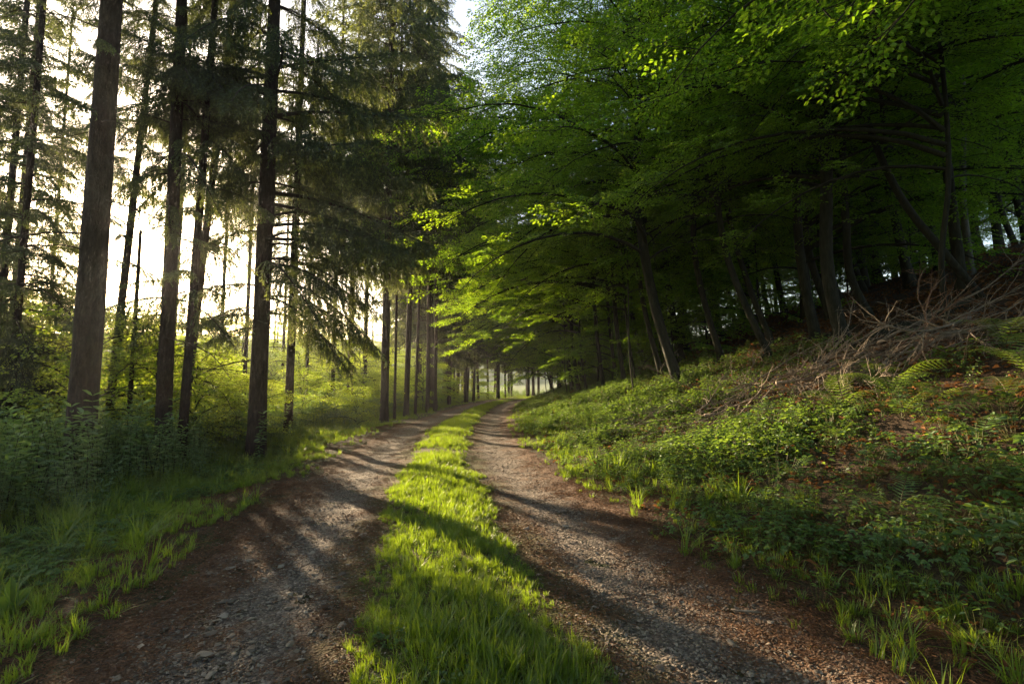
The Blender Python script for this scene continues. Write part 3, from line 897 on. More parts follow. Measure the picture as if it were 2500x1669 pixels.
for kind, i, z, az, pit, sc in (
    ("gentle", 0, 7.9, -8, -4, 1.38), ("gentle", 1, 7.2, 12, 0, 1.3), ("gentle", 2, 6.2, -4, 10, 1.42), ("gentle", 1, 5.9, 24, 6, 1.25), ("gentle", 0, 6.9, -32, 0, 1.2),
    ("droop", 0, 5.1, -2, -14, 1.05), ("droop", 1, 4.9, 28, -14, .95), ("droop", 0, 4.3, -24, -12, .9), ("droop", 1, 4.4, 14, -10, .85), ("droop", 0, 5.6, 8, -16, 1.1),
    ("short", 0, 6.4, 170, 0, 1.0), ("short", 1, 5.2, 195, 5, .85), ("short", 2, 3.4, 182, -5, .95), ("gentle", 2, 7.6, 185, 0, .75),
    ("gentle", 0, 8.6, 20, -6, 1.1), ("gentle", 1, 9.2, -14, -6, 1.15), ("gentle", 2, 9.0, -60, 0, .9), ("gentle", 0, 8.2, -110, 0, .7), ("gentle", 1, 9.6, 30, -5, 1.0),
    ("droop", 1, 4.0, 2, -6, 1.1), ("droop", 0, 3.7, 20, -4, 1.0), ("droop", 1, 3.6, -16, 0, 1.0), ("droop", 0, 3.3, 8, 2, .9), ("droop", 0, 4.6, 40, -8, 1.1), ("droop", 1, 4.4, -40, -5, 1.0),
    ("short", 1, 3.2, 215, -5, 1.0), ("short", 2, 2.9, 250, -5, .8), ("short", 1, 3.9, 225, 0, 1.1), ("gentle", 2, 5.4, -20, 4, 1.3), ("gentle", 0, 5.0, 6, 2, 1.25)):
    obj("bough", bough_meshes[kind][i], hero, (math.cos(R(az))*.1, math.sin(R(az))*.1, z), (0, R(pit), R(az)), sc)
s2 = spruce("slimmer spruce right behind the boughs of the upright road-side spruce", -6.75, 15.6, .26, 23, crowns_near[0], 5.4, 2.2, .85, dead=7, seed=10, group=G_SPR)
for kind, i, z, az, pit, sc in (("droop", 0, 4.8, 10, -10, .9), ("droop", 1, 4.2, 60, -8, .8), ("gentle", 1, 5.2, -40, 0, .8), ("short", 2, 3.9, 200, 0, .9),
    ("droop", 0, 5.0, -20, -5, 1.1), ("droop", 1, 4.5, 25, -5, 1.0), ("droop", 0, 4.1, -50, 0, 1.0), ("droop", 1, 3.9, 5, 0, .9), ("gentle", 2, 5.6, 20, 3, 1.1), ("gentle", 0, 6.0, -10, 3, 1.2), ("droop", 1, 5.4, -80, -5, 1.0)):
    obj("bough", bough_meshes[kind][i], s2, (0, 0, z), (0, R(pit), R(az)), sc)
spruce("spruce on the picture's edge showing only its upper trunk over dark boughs", -15.6, 15.9, .26, 22, crowns_near[2], 8.2, 5.1, .9, dead=8, seed=11, group=G_SPR, dead_z=(5, 8))

rngb = np.random.default_rng(44)
for root in [o for o in col.objects if o.name.startswith("spruce_tree") and o is not hero and o is not s2 and o.get("label", "").split()[0] in ("thickest", "thin", "dark", "slender", "slim")]:
    thick = root["label"].startswith("thickest")
    for i in range(4 if thick else 9):
        z = rngb.uniform(4.5, 8.5) if thick else rngb.uniform(3.0, 6.5); a = rngb.uniform(0, 6.28)
        obj("bough", bough_meshes["short"][i % 3] if rngb.uniform() < .6 else bough_meshes["droop"][i % 2], root, (math.cos(a)*.08, math.sin(a)*.08, z), (0, rngb.uniform(-.2, .15), a), rngb.uniform(.45, .8))
for i, (lab, x, y, h0, cs) in enumerate([
    ("thin spruce on the slope seen left of the thickest trunk", -15.2, 18.6, 8.5, .8), ("thin spruce on the slope between the thickest trunk and the sun", -13.6, 20.5, 9.5, .75),
    ("slim spruce down the slope behind the two-stemmed one", -13.4, 23.5, 8.5, .9), ("slim spruce down the slope in the bright gap", -11.2, 21.5, 8.0, .85),
    ("distant slim spruce in the gap beside the dark upright spruce", -13.2, 29.5, 11.0, .75), ("slender spruce between the upright spruce and its slimmer neighbour", -10.4, 26.0, 10.5, .75),
    ("far thin spruce at the picture's edge behind the dark boughs", -20.5, 22.5, 8.0, .9)]):
    spruce(lab, x, y, .17, 20, crowns_near[2], h0, i*1.1, cs, dead=6, seed=180 + i, group=G_SPR, dead_z=(2, 7))
# --- spruces further along the road: (label, x, y, dia, height, crown, start of crown)
mid = [
    ("sturdy straight spruce where the grass verge begins to narrow", -5.2, 21.0, .42, 24, 1, 5.6),
    ("thin spruce stem standing close behind the sturdy straight spruce", -5.35, 23.5, .16, 17, 2, 6.5),
    ("leaning mossy spruce beyond the sturdy straight spruce", -5.4, 26.3, .36, 23, 0, 6.0),
    ("slim spruce just past the leaning mossy one", -5.1, 27.2, .18, 19, 2, 6.5),
    ("reddish spruce trunk, first of the close pair at the verge", -4.75, 29.0, .30, 25, 1, 6.2),
    ("reddish spruce trunk, second of the close pair at the verge", -4.45, 29.8, .26, 24, 0, 6.6),
    ("grey spruce trunk alone in the sunlit shrubs beyond the slim spruce", -9.6, 27.5, .28, 22, 2, 7.0),
    ("dark spruce trunk half hidden behind hanging boughs and bright shrubs", -9.4, 29.8, .42, 24, 0, 6.0),
    ("spruce trunk with pale bark behind the dark half-hidden one", -8.9, 31.0, .34, 25, 1, 7.0),
]
for i, (lab, x, y, d, H, c, h0) in enumerate(mid):
    spruce(lab, x, y, d*.8, H, crowns_near[c], h0 + 2.6, i*1.3, 1.4, lean=((.5 if 'lean' in lab else 0), 0), dead=5, seed=30 + i, group=G_SPR, dead_z=(2.5, 7))
far_trunks = [trunk_mesh([(0, 0, 0), (.1, 0, 8), (.05, .1, 14), (0, 0, 19)], .19, .03, 60, M['spruce_bark'], 10, rings=14),
              trunk_mesh([(0, 0, 0), (-.2, 0, 8), (-.1, .1, 14), (0, 0, 19)], .14, .03, 61, M['spruce_bark'], 10, rings=14),
              trunk_mesh([(0, 0, 0), (.3, 0, 9), (.2, .1, 14), (0, 0, 19)], .23, .03, 62, M['spruce_bark'], 10, rings=14)]
rng = np.random.default_rng(77)
fx, fy = [], []
for _ in range(4000):
    y = rng.uniform(32, 112); t = rng.uniform(-26, -2.9) if y < 74 else rng.uniform(-34, 6)
    x = float(road_x(y)) + t
    if y > 74 and t > -3.2:
        continue
    if y > 88 and -1 < x < 8.5:
        continue
    if t < -3.6 - (y - 30)*.22:
        continue
    if all((x - a)**2 + (y - b)**2 > (1.6 + .012*y)**2 for a, b in zip(fx, fy)):
        fx.append(x); fy.append(y)
    if len(fx) >= 64:
        break
for i, (x, y) in enumerate(zip(fx, fy)):
    spruce("straight dark spruce in the rows beside the far bend of the road", x, y, .3, 24, crowns_far[i % 3], 4.0 + 5.0*rng.uniform(), rng.uniform(0, 6.28), rng.uniform(1.1, 1.35),
           seed=100 + i, group="spruces in the rows towards the bend", trunk=far_trunks[i % 3]).rotation_euler = (rng.normal(0, .018), rng.normal(0, .022), rng.uniform(0, 6.28))
for o in col.objects:
    if o.name.startswith("trunk") and o.data in far_trunks:
        k = rng.uniform(.55, 1.25); o.scale = (k, k, 1)

# ------------------------------------------------------------------ broadleaved trees
def spray(seed, L, leaf, mats_leaf=0):
    """flat twig with alternate leaves, along +X"""
    rng = np.random.default_rng(seed)
    mb = MB()
    P, D, Ll = [], [], []
    def twig(c, a, l, droop):
        n = max(3, int(l/.052)); p = np.array(c, float); z = 0
        pts = [p.copy()]
        for q in range(n):
            a2 = a + rng.normal(0, .12)
            p = p + np.array([math.cos(a2), math.sin(a2), -droop*(q + 1)/n + rng.normal(0, .05)])*l/n
            pts.append(p.copy())
            sd = 1 if q % 2 else -1
            b = a2 + sd*rng.uniform(.65, 1.15)
            P.append(p.copy()); D.append((math.cos(b), math.sin(b), rng.uniform(-.45, .15))); Ll.append(leaf*rng.uniform(.65, 1.15))
        P.append(p.copy()); D.append((math.cos(a), math.sin(a), -.25)); Ll.append(leaf)
        pts = np.array(pts)
        tube(mb, pts, np.linspace(.0038, .0014, len(pts)), 3, 1, False)
        return pts
    m = twig((0, 0, 0), 0, L, .22)
    for q in range(1, 6):
        k = min(len(m) - 1, int(q*len(m)/6.2)); sd = 1 if q % 2 else -1
        twig(m[k], sd*rng.uniform(.6, 1.0), L*rng.uniform(.35, .55)*(1.1 - q*.1), .25)
    P = np.array(P); D = np.array(D); Ll = np.array(Ll)
    leaves(mb, P, D, np.array([0, 0, 1.]) + rng.normal(0, .30, P.shape), Ll, Ll*.62, rng.uniform(0, 1, len(P)), 0, .14, .2)
    return mb
sprays = arr([spray(400 + i, .62 + .06*i, .078) for i in range(4)])
shrub_sprays = arr([spray(410 + i, .40 + .05*i, .062) for i in range(3)])

def broad_crown(seed, H, Rr, nl, bias=.4, lib=None, sub=6, el0=.55, leaf_mat_='beech_leaf', limb_r=.045, density=1.0):
    """limbs leaving a vertical axis from z=0 to H, bending level, each set with side branches carrying flat sprays; fuller towards -X"""
    rng = np.random.default_rng(seed)
    limbs, crown = MB(), MB()
    lib = lib or sprays
    rows = [[] for _ in lib]
    for q in range(nl):
        f = ((q + rng.uniform(0, 1))/nl)**.95
        az = q*2.4 + rng.normal(0, .35)
        if rng.uniform() < bias*.6:
            az = math.pi + rng.normal(0, .7)
        L = Rr*(1 - .55*f)*(1 + bias*.6*math.cos(az - math.pi))*rng.uniform(.75, 1.2)
        z0 = H*f*.85
        m = 9; d = np.array([math.cos(az), math.sin(az), 0.]); el = el0 + .5*f + rng.normal(0, .12)
        p = np.array([0, 0, z0]); pts = [p.copy()]
        for i in range(m):
            el -= (.12 + .05*rng.uniform())
            az2 = az + .12*math.sin(i*1.1 + q)
            p = p + np.array([math.cos(az2)*math.cos(el), math.sin(az2)*math.cos(el), math.sin(el)])*L/m
            pts.append(p.copy())
        pts = np.array(pts); s = np.linspace(0, 1, m + 1)
        tube(limbs, pts, .006 + limb_r*(L/Rr)*(1 - s)**1.1*(1 - .4*f), 6, 0, False)
        for j in range(int(sub*L/Rr*1.3) + 1):
            u = .22 + .78*(j + rng.uniform(0, 1))/(int(sub*L/Rr*1.3) + 1)
            c = np.array([np.interp(u, s, pts[:, i]) for i in range(3)])
            sd = 1 if j % 2 else -1
            b = az + sd*rng.uniform(.45, 1.1)
            l = Rr*.30*(1.15 - .55*u)*rng.uniform(.7, 1.2)
            w = np.linspace(0, 1, 5)
            br = c + np.stack([np.cos(b + .2*w)*l*w, np.sin(b + .2*w)*l*w, l*(.12*w - .28*w**2)], 1)
            tube(limbs, br, .010*(1 - .75*w)*(limb_r/.045), 4, 0, False)
            ns = max(2, int(l/.30*density))
            for k in range(ns):
                ww = (k + .6)/ns
                pc = np.array([np.interp(ww, w, br[:, i]) for i in range(3)])
                a = b + (1 if k % 2 else -1)*rng.uniform(.1, .9)
                rows[int(rng.integers(0, len(lib)))].append((*pc, math.cos(a), math.sin(a), rng.uniform(-.35, .12), rng.normal(0, .25), rng.normal(0, .25), rng.uniform(.75, 1.2)))
    for A, r in zip(lib, rows):
        if not r: continue
        r = np.array(r)
        up = np.stack([r[:, 6], r[:, 7], np.ones(len(r))], 1)
        crown.add_many(A, mat4(r[:, :3], r[:, 3:6], up, r[:, 8]), rng.uniform(-.25, .25, len(r)))
    return crown.mesh("crown", [M[leaf_mat_], M['twig']]), limbs.mesh("limbs", [M['beech_bark']], True)
beech_kinds = [broad_crown(500, 10.5, 4.8, 38, .6), broad_crown(501, 11.0, 4.3, 38, .4), broad_crown(502, 9.5, 5.2, 34, .75)]
beech_kinds.append(beech_kinds[1])
young_kinds = [broad_crown(510, 3.2, 1.7, 15, .3, sub=5, limb_r=.02), broad_crown(511, 4.0, 2.0, 18, .4, sub=5, limb_r=.022)]
shrub_kinds = [broad_crown(520 + i, 2.2, 1.5, 12, .0, shrub_sprays, 7, .9, 'shrub_leaf', .014, 1.1) for i in range(2)]

def beech(label, x, y, dia, path, kind, h0, rot=0., cs=1., seed=0, group=None, mat='beech_bark', name="beech_tree", trunk=None, top=None):
    root = obj(name, None, None, (x, y, hz(x, y)))
    tag(root, label, "tree", group)
    p = np.array(path, float)
    obj("trunk", trunk or trunk_mesh(path, dia*.38, dia*.13, seed, M[mat], 14, .32, .02, 36), root)
    at = [float(np.interp(h0, p[:, 2], p[:, i])) for i in (0, 1)]
    obj("limbs", kind[1], root, (*at, h0), (0, 0, rot), cs)
    obj("crown", kind[0], root, (*at, h0), (0, 0, rot), cs)
    return root
G_BEE = "broadleaved trees on the bank"
near_beeches = [
    ("curved mossy beech trunk at the lower end of the brush pile", 4.45, 13.7, .40, [(0, 0, 0), (-.42, 0, 2.1), (-.66, 0, 3.7), (-.72, 0, 5.4), (-.6, 0, 9.5), (-.6, 0, 12)], 0, 3.2, .2, 1.0),
    ("slim leaning beech trunk just behind the curved mossy one", 5.0, 17.0, .26, [(0, 0, 0), (-.45, 0, 2.4), (-.6, 0, 5), (-.6, 0, 11)], 2, 3.4, .5, .9),
    ("dark beech trunk bending left above the green patch beyond the brush", 6.2, 15.0, .28, [(0, 0, 0), (-.25, 0, 1.0), (-.55, 0, 2.9), (-.5, 0, 6), (-.4, 0, 11)], 1, 3.6, 0, .9),
    ("leaning crooked beech trunk above the upright broken twig", 6.4, 12.6, .25, [(0, 0, 0), (-.35, 0, .9), (-.75, 0, 2.6), (-.9, 0, 4.5), (-.9, 0, 10)], 2, 3.4, -.4, .85),
    ("slim beech trunk leaning close behind the leaning crooked one", 7.3, 14.4, .25, [(0, 0, 0), (-.4, 0, 1.6), (-.7, 0, 3.4), (-.7, 0, 10)], 3, 3.6, .7, .9),
    ("thick upright beech with a broad foot above the sawn log", 7.15, 11.1, .40, [(0, 0, 0), (-.1, 0, 1.5), (-.12, 0, 4), (-.1, 0, 12)], 1, 3.3, .2, 1.0),
    ("dark upright beech just behind the thick broad-footed one", 7.6, 12.8, .34, [(0, 0, 0), (-.15, 0, 2), (-.2, 0, 5), (-.2, 0, 12)], 3, 3.6, 1.4, 1.0),
    ("beech with a bent double trunk beyond the broad-footed one", 9.3, 13.1, .28, [(0, 0, 0), (-.3, 0, 1.0), (-.45, 0, 2.5), (-.3, 0, 6), (-.3, 0, 11)], 0, 3.0, -.3, .9),
    ("thin forked beech rising from the bank behind the brush pile's upper end", 7.9, 9.1, .14, [(0, 0, 0), (-.1, 0, 1), (-.02, 0, 2.4), (.1, 0, 6), (.1, 0, 8)], 2, 2.6, .1, .75),
    ("beech trunk leaning steeply to the left high on the bank", 9.9, 10.6, .22, [(0, 0, 0), (-.6, 0, .9), (-1.2, 0, 2.0), (-1.6, 0, 4), (-1.7, 0, 9)], 1, 3.0, .6, .85),
    ("pale smooth trunk glimpsed high on the bank behind the steep leaner", 12.5, 13.8, .26, [(0, 0, 0), (0, 0, 2), (.1, 0, 5), (.1, 0, 11)], 3, 3.2, .3, .9),
]
for i, (lab, x, y, d, path, kd, h0, rot, cs) in enumerate(near_beeches):
    path = [(q[0]*1.35, .12*math.sin(q[2]*1.3 + i), q[2]) for q in path]
    beech(lab, x, y, d*.92, path, beech_kinds[kd], h0, rot, cs, 700 + i, G_BEE, 'pale_bark' if 'pale' in lab else 'beech_bark')
# roadside beeches further on, their crowns hanging over the road
edge_beeches = [
    ("dark beech trunk where the bank meets the far verge", 3.3, 28.0, .30, 0, 3.2, .2, 1.05),
    ("beech with a dark double stem just past the bank's green foot", 4.2, 30.5, .26, 2, 3.2, -.3, 1.0),
    ("thin sapling beech standing in front of the dead twigs under the wood", 4.4, 18.3, .12, 2, 2.4, .4, .8),
    ("slim beech between the sapling and the far dark trunks", 4.6, 22.5, .20, 0, 2.8, .1, 1.0),
    ("slim roadside beech with low sunlit leaves beyond the curved one", 3.6, 24.8, .18, 2, 2.6, -.2, .95),
    ("tall beech with boughs spread high over the road beyond the curved trunk", 4.3, 19.6, .24, 2, 6.0, .1, 1.3),
    ("tall slim beech whose top leaves meet the spruces above the road", 3.9, 21.8, .22, 2, 7.5, -.1, 1.5),
    ("tall beech arching across the far road at the end of the green tunnel", 3.4, 26.2, .26, 2, 8.0, .0, 1.5),
]
for i, (lab, x, y, d, kd, h0, rot, cs) in enumerate(edge_beeches):
    beech(lab, x, y, d, [(0, 0, 0), (-.25, 0, 2), (-.4, 0, 5), (-.4, 0, 13)], beech_kinds[kd], h0, rot, cs, 730 + i, G_BEE)
wood_trunks = [trunk_mesh([(0, 0, 0), (-.3, 0, 1.8), (-.5, .1, 4), (-.5, 0, 10)], .15, .04, 740, M['beech_bark'], 10, .5, .02, 18),
               trunk_mesh([(0, 0, 0), (-.1, 0, 2), (0, .1, 5), (0, 0, 11)], .19, .05, 741, M['beech_bark'], 10, .5, .02, 18),
               trunk_mesh([(0, 0, 0), (-.5, .1, 2), (-.7, 0, 4), (-.7, 0, 9)], .11, .03, 742, M['beech_bark'], 10, .5, .02, 18)]
wood_top = [(-.5, 0), (0, 0), (-.7, 0)]
rng = np.random.default_rng(88)
bx = [b[1] for b in near_beeches] + [b[1] for b in edge_beeches]; by = [b[2] for b in near_beeches] + [b[2] for b in edge_beeches]
cnt = 0
for _ in range(6000):
    y = rng.uniform(13, 78); t = 4.5 + 26*rng.uniform()**1.3
    x = float(road_x(y)) + t
    if x > y*1.05 + 4 or (y > 60 and t > 12):
        continue
    if all((x - a)**2 + (y - b)**2 > (1.3 + .016*y)**2 for a, b in zip(bx, by)):
        bx.append(x); by.append(y)
        w = cnt % 3
        r = tag(obj("beech_tree", None, None, (x, y, hz(x, y))), "slender dark broadleaved tree deeper in the shaded wood on the bank", "tree", "trees deeper in the shaded wood")
        obj("trunk", wood_trunks[w], r)
        kd = beech_kinds[int(rng.integers(0, 4))]
        h0 = rng.uniform(2.8, 4.0); rz = rng.normal(0, .7); cs = rng.uniform(.8, 1.1)
        loc = (wood_top[w][0], wood_top[w][1], h0)
        obj("limbs", kd[1], r, loc, (0, 0, rz), cs); obj("crown", kd[0], r, loc, (0, 0, rz), cs)
        cnt += 1
    if cnt >= 75:
        break
for _ in range(3000):
    a = R(rng.uniform(30, 47)); d = rng.uniform(17, 42); x, y = d*math.sin(a), d*math.cos(a)
    if all((x - p)**2 + (y - q)**2 > 1.9**2 for p, q in zip(bx, by)):
        bx.append(x); by.append(y); w = cnt % 3
        r = tag(obj("beech_tree", None, None, (x, y, hz(x, y))), "dark beech closing the top of the bank above the brush pile", "tree", "beeches along the top of the bank")
        obj("trunk", wood_trunks[w], r)
        kd = beech_kinds[int(rng.integers(0, 3))]; loc = (wood_top[w][0], wood_top[w][1], rng.uniform(1.2, 3.6)); rz = rng.uniform(0, 6.28)
        obj("limbs", kd[1], r, loc, (0, 0, rz)); obj("crown", kd[0], r, loc, (0, 0, rz))
        cnt += 1
    if cnt >= 103:
        break
# trees whose crowns close the view overhead, their trunks outside the picture
for i, (lab, x, y, kd, h0, rot, cs) in enumerate([
    ("beech out of frame whose dark branches hang across the upper corner", 8.8, 6.2, 0, 3.6, .1, 1.0),
    ("beech high on the bank reaching dark leaves in from the side", 11.2, 8.2, 2, 3.4, -.2, 1.0),
    ("beech on the bank with leafy boughs above the ferns", 6.6, 5.0, 1, 4.8, .5, .9),
    ("tall beech whose top leaves fill the view above the fallen logs", 10.6, 11.9, 3, 4.2, .4, 1.1),
]):
    beech(lab, x, y, .3, [(0, 0, 0), (-.1, 0, 2), (-.2, 0, 5), (-.2, 0, 12)], beech_kinds[kd], h0, rot, cs, 760 + i, G_BEE)
for i, (x, y, kd, cs) in enumerate([(5.5, -2.6, 0, 1.0), (7.6, 1.6, 1, 1.0), (5.4, -7, 2, 1.1), (11.5, 2.5, 1, 1.0), (14, 6.5, 2, 1.0), (9.5, -3, 2, 1.1), (8.5, -9, 0, 1.1), (4.8, -12, 2, 1.2)]):  # rest of the wood out of view, added to keep sky light off the bank
    w = i % 3
    r = tag(obj("beech_tree", None, None, (x, y, hz(x, y))), "unseen beech on the bank around the viewpoint, added to block sky light", "tree", "unseen beeches added around the viewpoint")
    obj("trunk", wood_trunks[w], r); loc = (wood_top[w][0], 0, 3.6)
    obj("limbs", beech_kinds[kd][1], r, loc, (0, 0, i*.3), cs); obj("crown", beech_kinds[kd][0], r, loc, (0, 0, i*.3), cs)
for i, (x, y) in enumerate([(-6.2, -2.5), (-6.0, -6.5), (-10, -7), (-5.8, -11), (-9.5, -1.5)]):  # unseen spruces continuing the row, added to cut ambient light from behind
    spruce("unseen spruce behind the viewpoint, added to block sky light", x, y, .3, 20, crowns_far[i % 3], 4.5, i, .9, seed=170 + i, group="unseen spruces added behind the viewpoint", trunk=far_trunks[i % 3])
young_trunk = trunk_mesh([(0, 0, 0), (.05, 0, 1), (.05, 0, 2.2), (0, 0, 3.2)], .03, .008, 790, M['beech_bark'], 8, .3, .02, 10)
# young beeches making a low leafy skirt at the wood's edge
for i, (lab, x, y, kd, h0, rot, cs) in enumerate([
    ("young beech with bright low leaves at the foot of the far bank", 2.7, 33.0, 1, .9, 0, 1.15),
    ("young beech with leaves hanging low over the road's far curve", 2.6, 38.5, 0, 1.0, 1.0, 1.4),
    ("small leafy beech filling the gap left of the dark double stem", 2.9, 27.0, 0, 1.6, .3, 1.1),
    ("small leafy beech behind the thin sapling under the wood", 6.3, 21.5, 1, .8, 2.0, 1.1),
    ("small beech with sunlit leaves beside the curved mossy trunk", 3.7, 15.6, 0, 3.0, .5, 1.1),
    ("young beech in the deep shade beyond the slim leaning trunk", 7.4, 19.2, 1, .6, .9, 1.2),
]):
    beech(lab, x, y, .07, [(0, 0, 0), (-.1, 0, 1), (-.12, 0, 3), (-.1, 0, 5)], young_kinds[kd], h0, rot, cs, 780 + i, "young beeches at the wood's edge", name="young_beech")

rng = np.random.default_rng(95)
ux, uy = [], []
for _ in range(3000):
    y = rng.uniform(15, 46); t = rng.uniform(6, 26); x = float(road_x(y)) + t
    if x > y*1.02 + 1 or not all((x - a)**2 + (y - b)**2 > 2.6**2 for a, b in zip(ux, uy)):
        continue
    ux.append(x); uy.append(y); i = len(ux)
    r = tag(obj("young_beech", None, None, (x, y, hz(x, y)), (0, 0, rng.uniform(0, 6.28)), rng.uniform(.9, 1.4)), "young leafy beech in the shaded understorey between the trunks", "tree", "young beeches in the understorey")
    obj("limbs", young_kinds[i % 2][1], r, (0, 0, .3)); obj("crown", young_kinds[i % 2][0], r, (0, 0, .3)); obj("trunk", young_trunk, r)
    if i >= 34:
        break
# bright shrubs beyond the spruces on the left
rng = np.random.default_rng(99)
sx, sy = [], []
for _ in range(3000):
    y = 13 + 40*rng.uniform()**1.5; x = rng.uniform(-42, -8.0)
    if not (-y*.98 < x < -y*.16) or x > -9.5 + (y - 14)*.04:
        continue
    if all((x - a)**2 + (y - b)**2 > 2.4**2 for a, b in zip(sx, sy)):
        sx.append(x); sy.append(y)
    if len(sx) >= 60:
        break
for i, (x, y) in enumerate(zip(sx, sy)):
    s = tag(obj("shrub", None, None, (x, y, hz(x, y)), (0, 0, rng.uniform(0, 6.28)), rng.uniform(1.1, 1.6) + .45*smooth(10, 16, -x)),
            "sunlit yellow-green shrub beyond the spruce trunks", "shrub", "sunlit shrubs beyond the spruces")
    kd = shrub_kinds[i % 2]
    obj("stems", kd[1], s, (0, 0, .05)); obj("crown", kd[0], s, (0, 0, .05))

for i, (lab, x, y, sc) in enumerate([
    ("bright shrub filling the gap right behind the two-stemmed spruce", -7.5, 12.2, 1.0), ("sunlit shrub behind the dead pole-thin spruce", -8.9, 12.9, 1.5),
    ("leafy shrub behind the thickest trunk's foot", -9.3, 11.2, 1.35), ("dark-backed shrub between the edge spruce and the thickest trunk", -10.6, 12.9, 1.6),
    ("bright low shrub behind the slim leaning spruce", -8.7, 14.6, 1.15), ("yellow-green shrub beside the foot of the dark upright spruce", -6.9, 13.6, .85),
    ("yellow-green bush in the sun beyond the slimmer spruce", -7.4, 18.2, 1.0), ("sunny bush on the verge before the sturdy straight spruce", -5.6, 18.6, .7),
]):
    s = tag(obj("shrub", None, None, (x, y, hz(x, y)), (0, 0, i*1.9), sc), lab, "shrub", "shrubs among the near spruces")
    obj("stems", shrub_kinds[i % 2][1], s, (0, 0, .05)); obj("crown", shrub_kinds[i % 2][0], s, (0, 0, .05))

def retint(o, m):
    o.material_slots[0].link = 'OBJECT'
    o.material_slots[0].material = m
    return o
rng = np.random.default_rng(61)
vx, vy = [], []
for _ in range(2000):
    a = R(rng.uniform(13, 45)); d = rng.uniform(37, 74); x, y = -d*math.sin(a), d*math.cos(a)
    if x > -12 or not all((x - p)**2 + (y - q)**2 > 5.0**2 for p, q in zip(vx, vy)):
        continue
    vx.append(x); vy.append(y); i = len(vx)
    r = tag(obj("valley_tree", None, None, (x, y, hz(x, y)), (0, 0, rng.uniform(0, 6.28)), (1.45 + .15*d - hz(x, y))/12.1*rng.uniform(.8, 1.05)), "pale sunlit broadleaved tree down in the valley beyond the shrubs", "tree", "sunlit trees in the valley")
    kd = beech_kinds[i % 3]
    obj("trunk", wood_trunks[i % 3], r); obj("limbs", kd[1], r, (wood_top[i % 3][0], 0, 1.6)); retint(obj("crown", kd[0], r, (wood_top[i % 3][0], 0, 1.6)), M['shrub_leaf'])
    if i >= 34:
        break
gx, gy = [], []
for _ in range(2000):
    y = rng.uniform(22, 62); t = rng.uniform(-11, -3.9); x = float(road_x(y)) + t
    if not all((x - p)**2 + (y - q)**2 > 2.6**2 for p, q in zip(gx, gy)):
        continue
    gx.append(x); gy.append(y); i = len(gx)
    r = tag(obj("young_beech", None, None, (x, y, hz(x, y)), (0, 0, rng.uniform(0, 6.28)), rng.uniform(.6, 1.25)), "young leafy beech growing between the far spruce trunks", "tree", "young beeches between the far spruces")
    obj("trunk", young_trunk, r); obj("limbs", young_kinds[i % 2][1], r, (0, 0, .3)); retint(obj("crown", young_kinds[i % 2][0], r, (0, 0, .3)), M['shrub_leaf'] if i % 3 else M['beech_leaf'])
    if i >= 26:
        break

# ------------------------------------------------------------------ ferns
def frond(seed, L):
    rng = np.random.default_rng(seed)
    mb = MB()
    s = np.linspace(0, 1, 14)
    ax = np.stack([L*(.30*s + .50*s**1.5), L*.05*np.sin(s*2.5 + seed), L*(1.02*s - .62*s**2.4)], 1)
    tube(mb, ax, .0045*(1 - .8*s), 4, 1, False)
    tan = norm(np.gradient(ax, axis=0))
    P, D, Nn, Ll = [], [], [], []
    m = 15
    for q in range(m):
        u = .18 + .80*q/(m - 1)
        c = np.array([np.interp(u, s, ax[:, i]) for i in range(3)]); T = np.array([np.interp(u, s, tan[:, i]) for i in range(3)])
        lat = norm(np.cross(np.array([0, 0, 1.]), T)); nn = np.cross(T, lat)
        pl = L*.26*(math.sin(math.pi*min(1, (.22 + .78*(1 - u)*1.05)))**.8)*(1.02 - .1*u)*(1 if u < .9 else .6)
        for sd in (-1, 1):
            d = norm(lat*sd + T*.45 - nn*.12)
            k = max(4, int(pl/.011))
            for e in range(1, k + 1):
                w = e/k; pc = c + d*pl*w - nn*pl*.12*w*w
                for s2 in (-1, 1):
                    P.append(pc); D.append(d*.6 + np.cross(nn, d)*s2); Nn.append(nn); Ll.append(.015*(1.08 - .75*w)*(.5 + .5*min(1, pl/.15)) + .002)
    P, D, Nn, Ll = map(np.array, (P, D, Nn, Ll))
    n = len(P); Dn = norm(D); S = norm(np.cross(Nn, Dn)); w = (Ll*.30 + .0012)[:, None]
    v = np.stack([P - S*w*.7, P + S*w*.7, P + Dn*Ll[:, None]], 1).reshape(-1, 3)
    mb.add(v, np.arange(3*n).reshape(-1, 3), None, rnd=np.repeat(rng.uniform(.2, .8, n), 3))
    return mb.mesh("frond", [M['fern'], M['fern_stem']])
fronds = [frond(800 + i, .8) for i in range(4)]
def fern(label, x, y, n, sc, seed, az0=0., spread=6.28):
    rng = np.random.default_rng(seed)
    f = tag(obj("fern", None, None, (x, y, hz(x, y) - .01)), label, "fern", "ferns on the bank")
    for i in range(n):
        obj("frond", fronds[int(rng.integers(0, 4))], f, (0, 0, 0), (rng.normal(0, .15), rng.normal(0, .18), az0 + spread*(i + rng.uniform(0, .6))/n), sc*.98*rng.uniform(.75, 1.1))
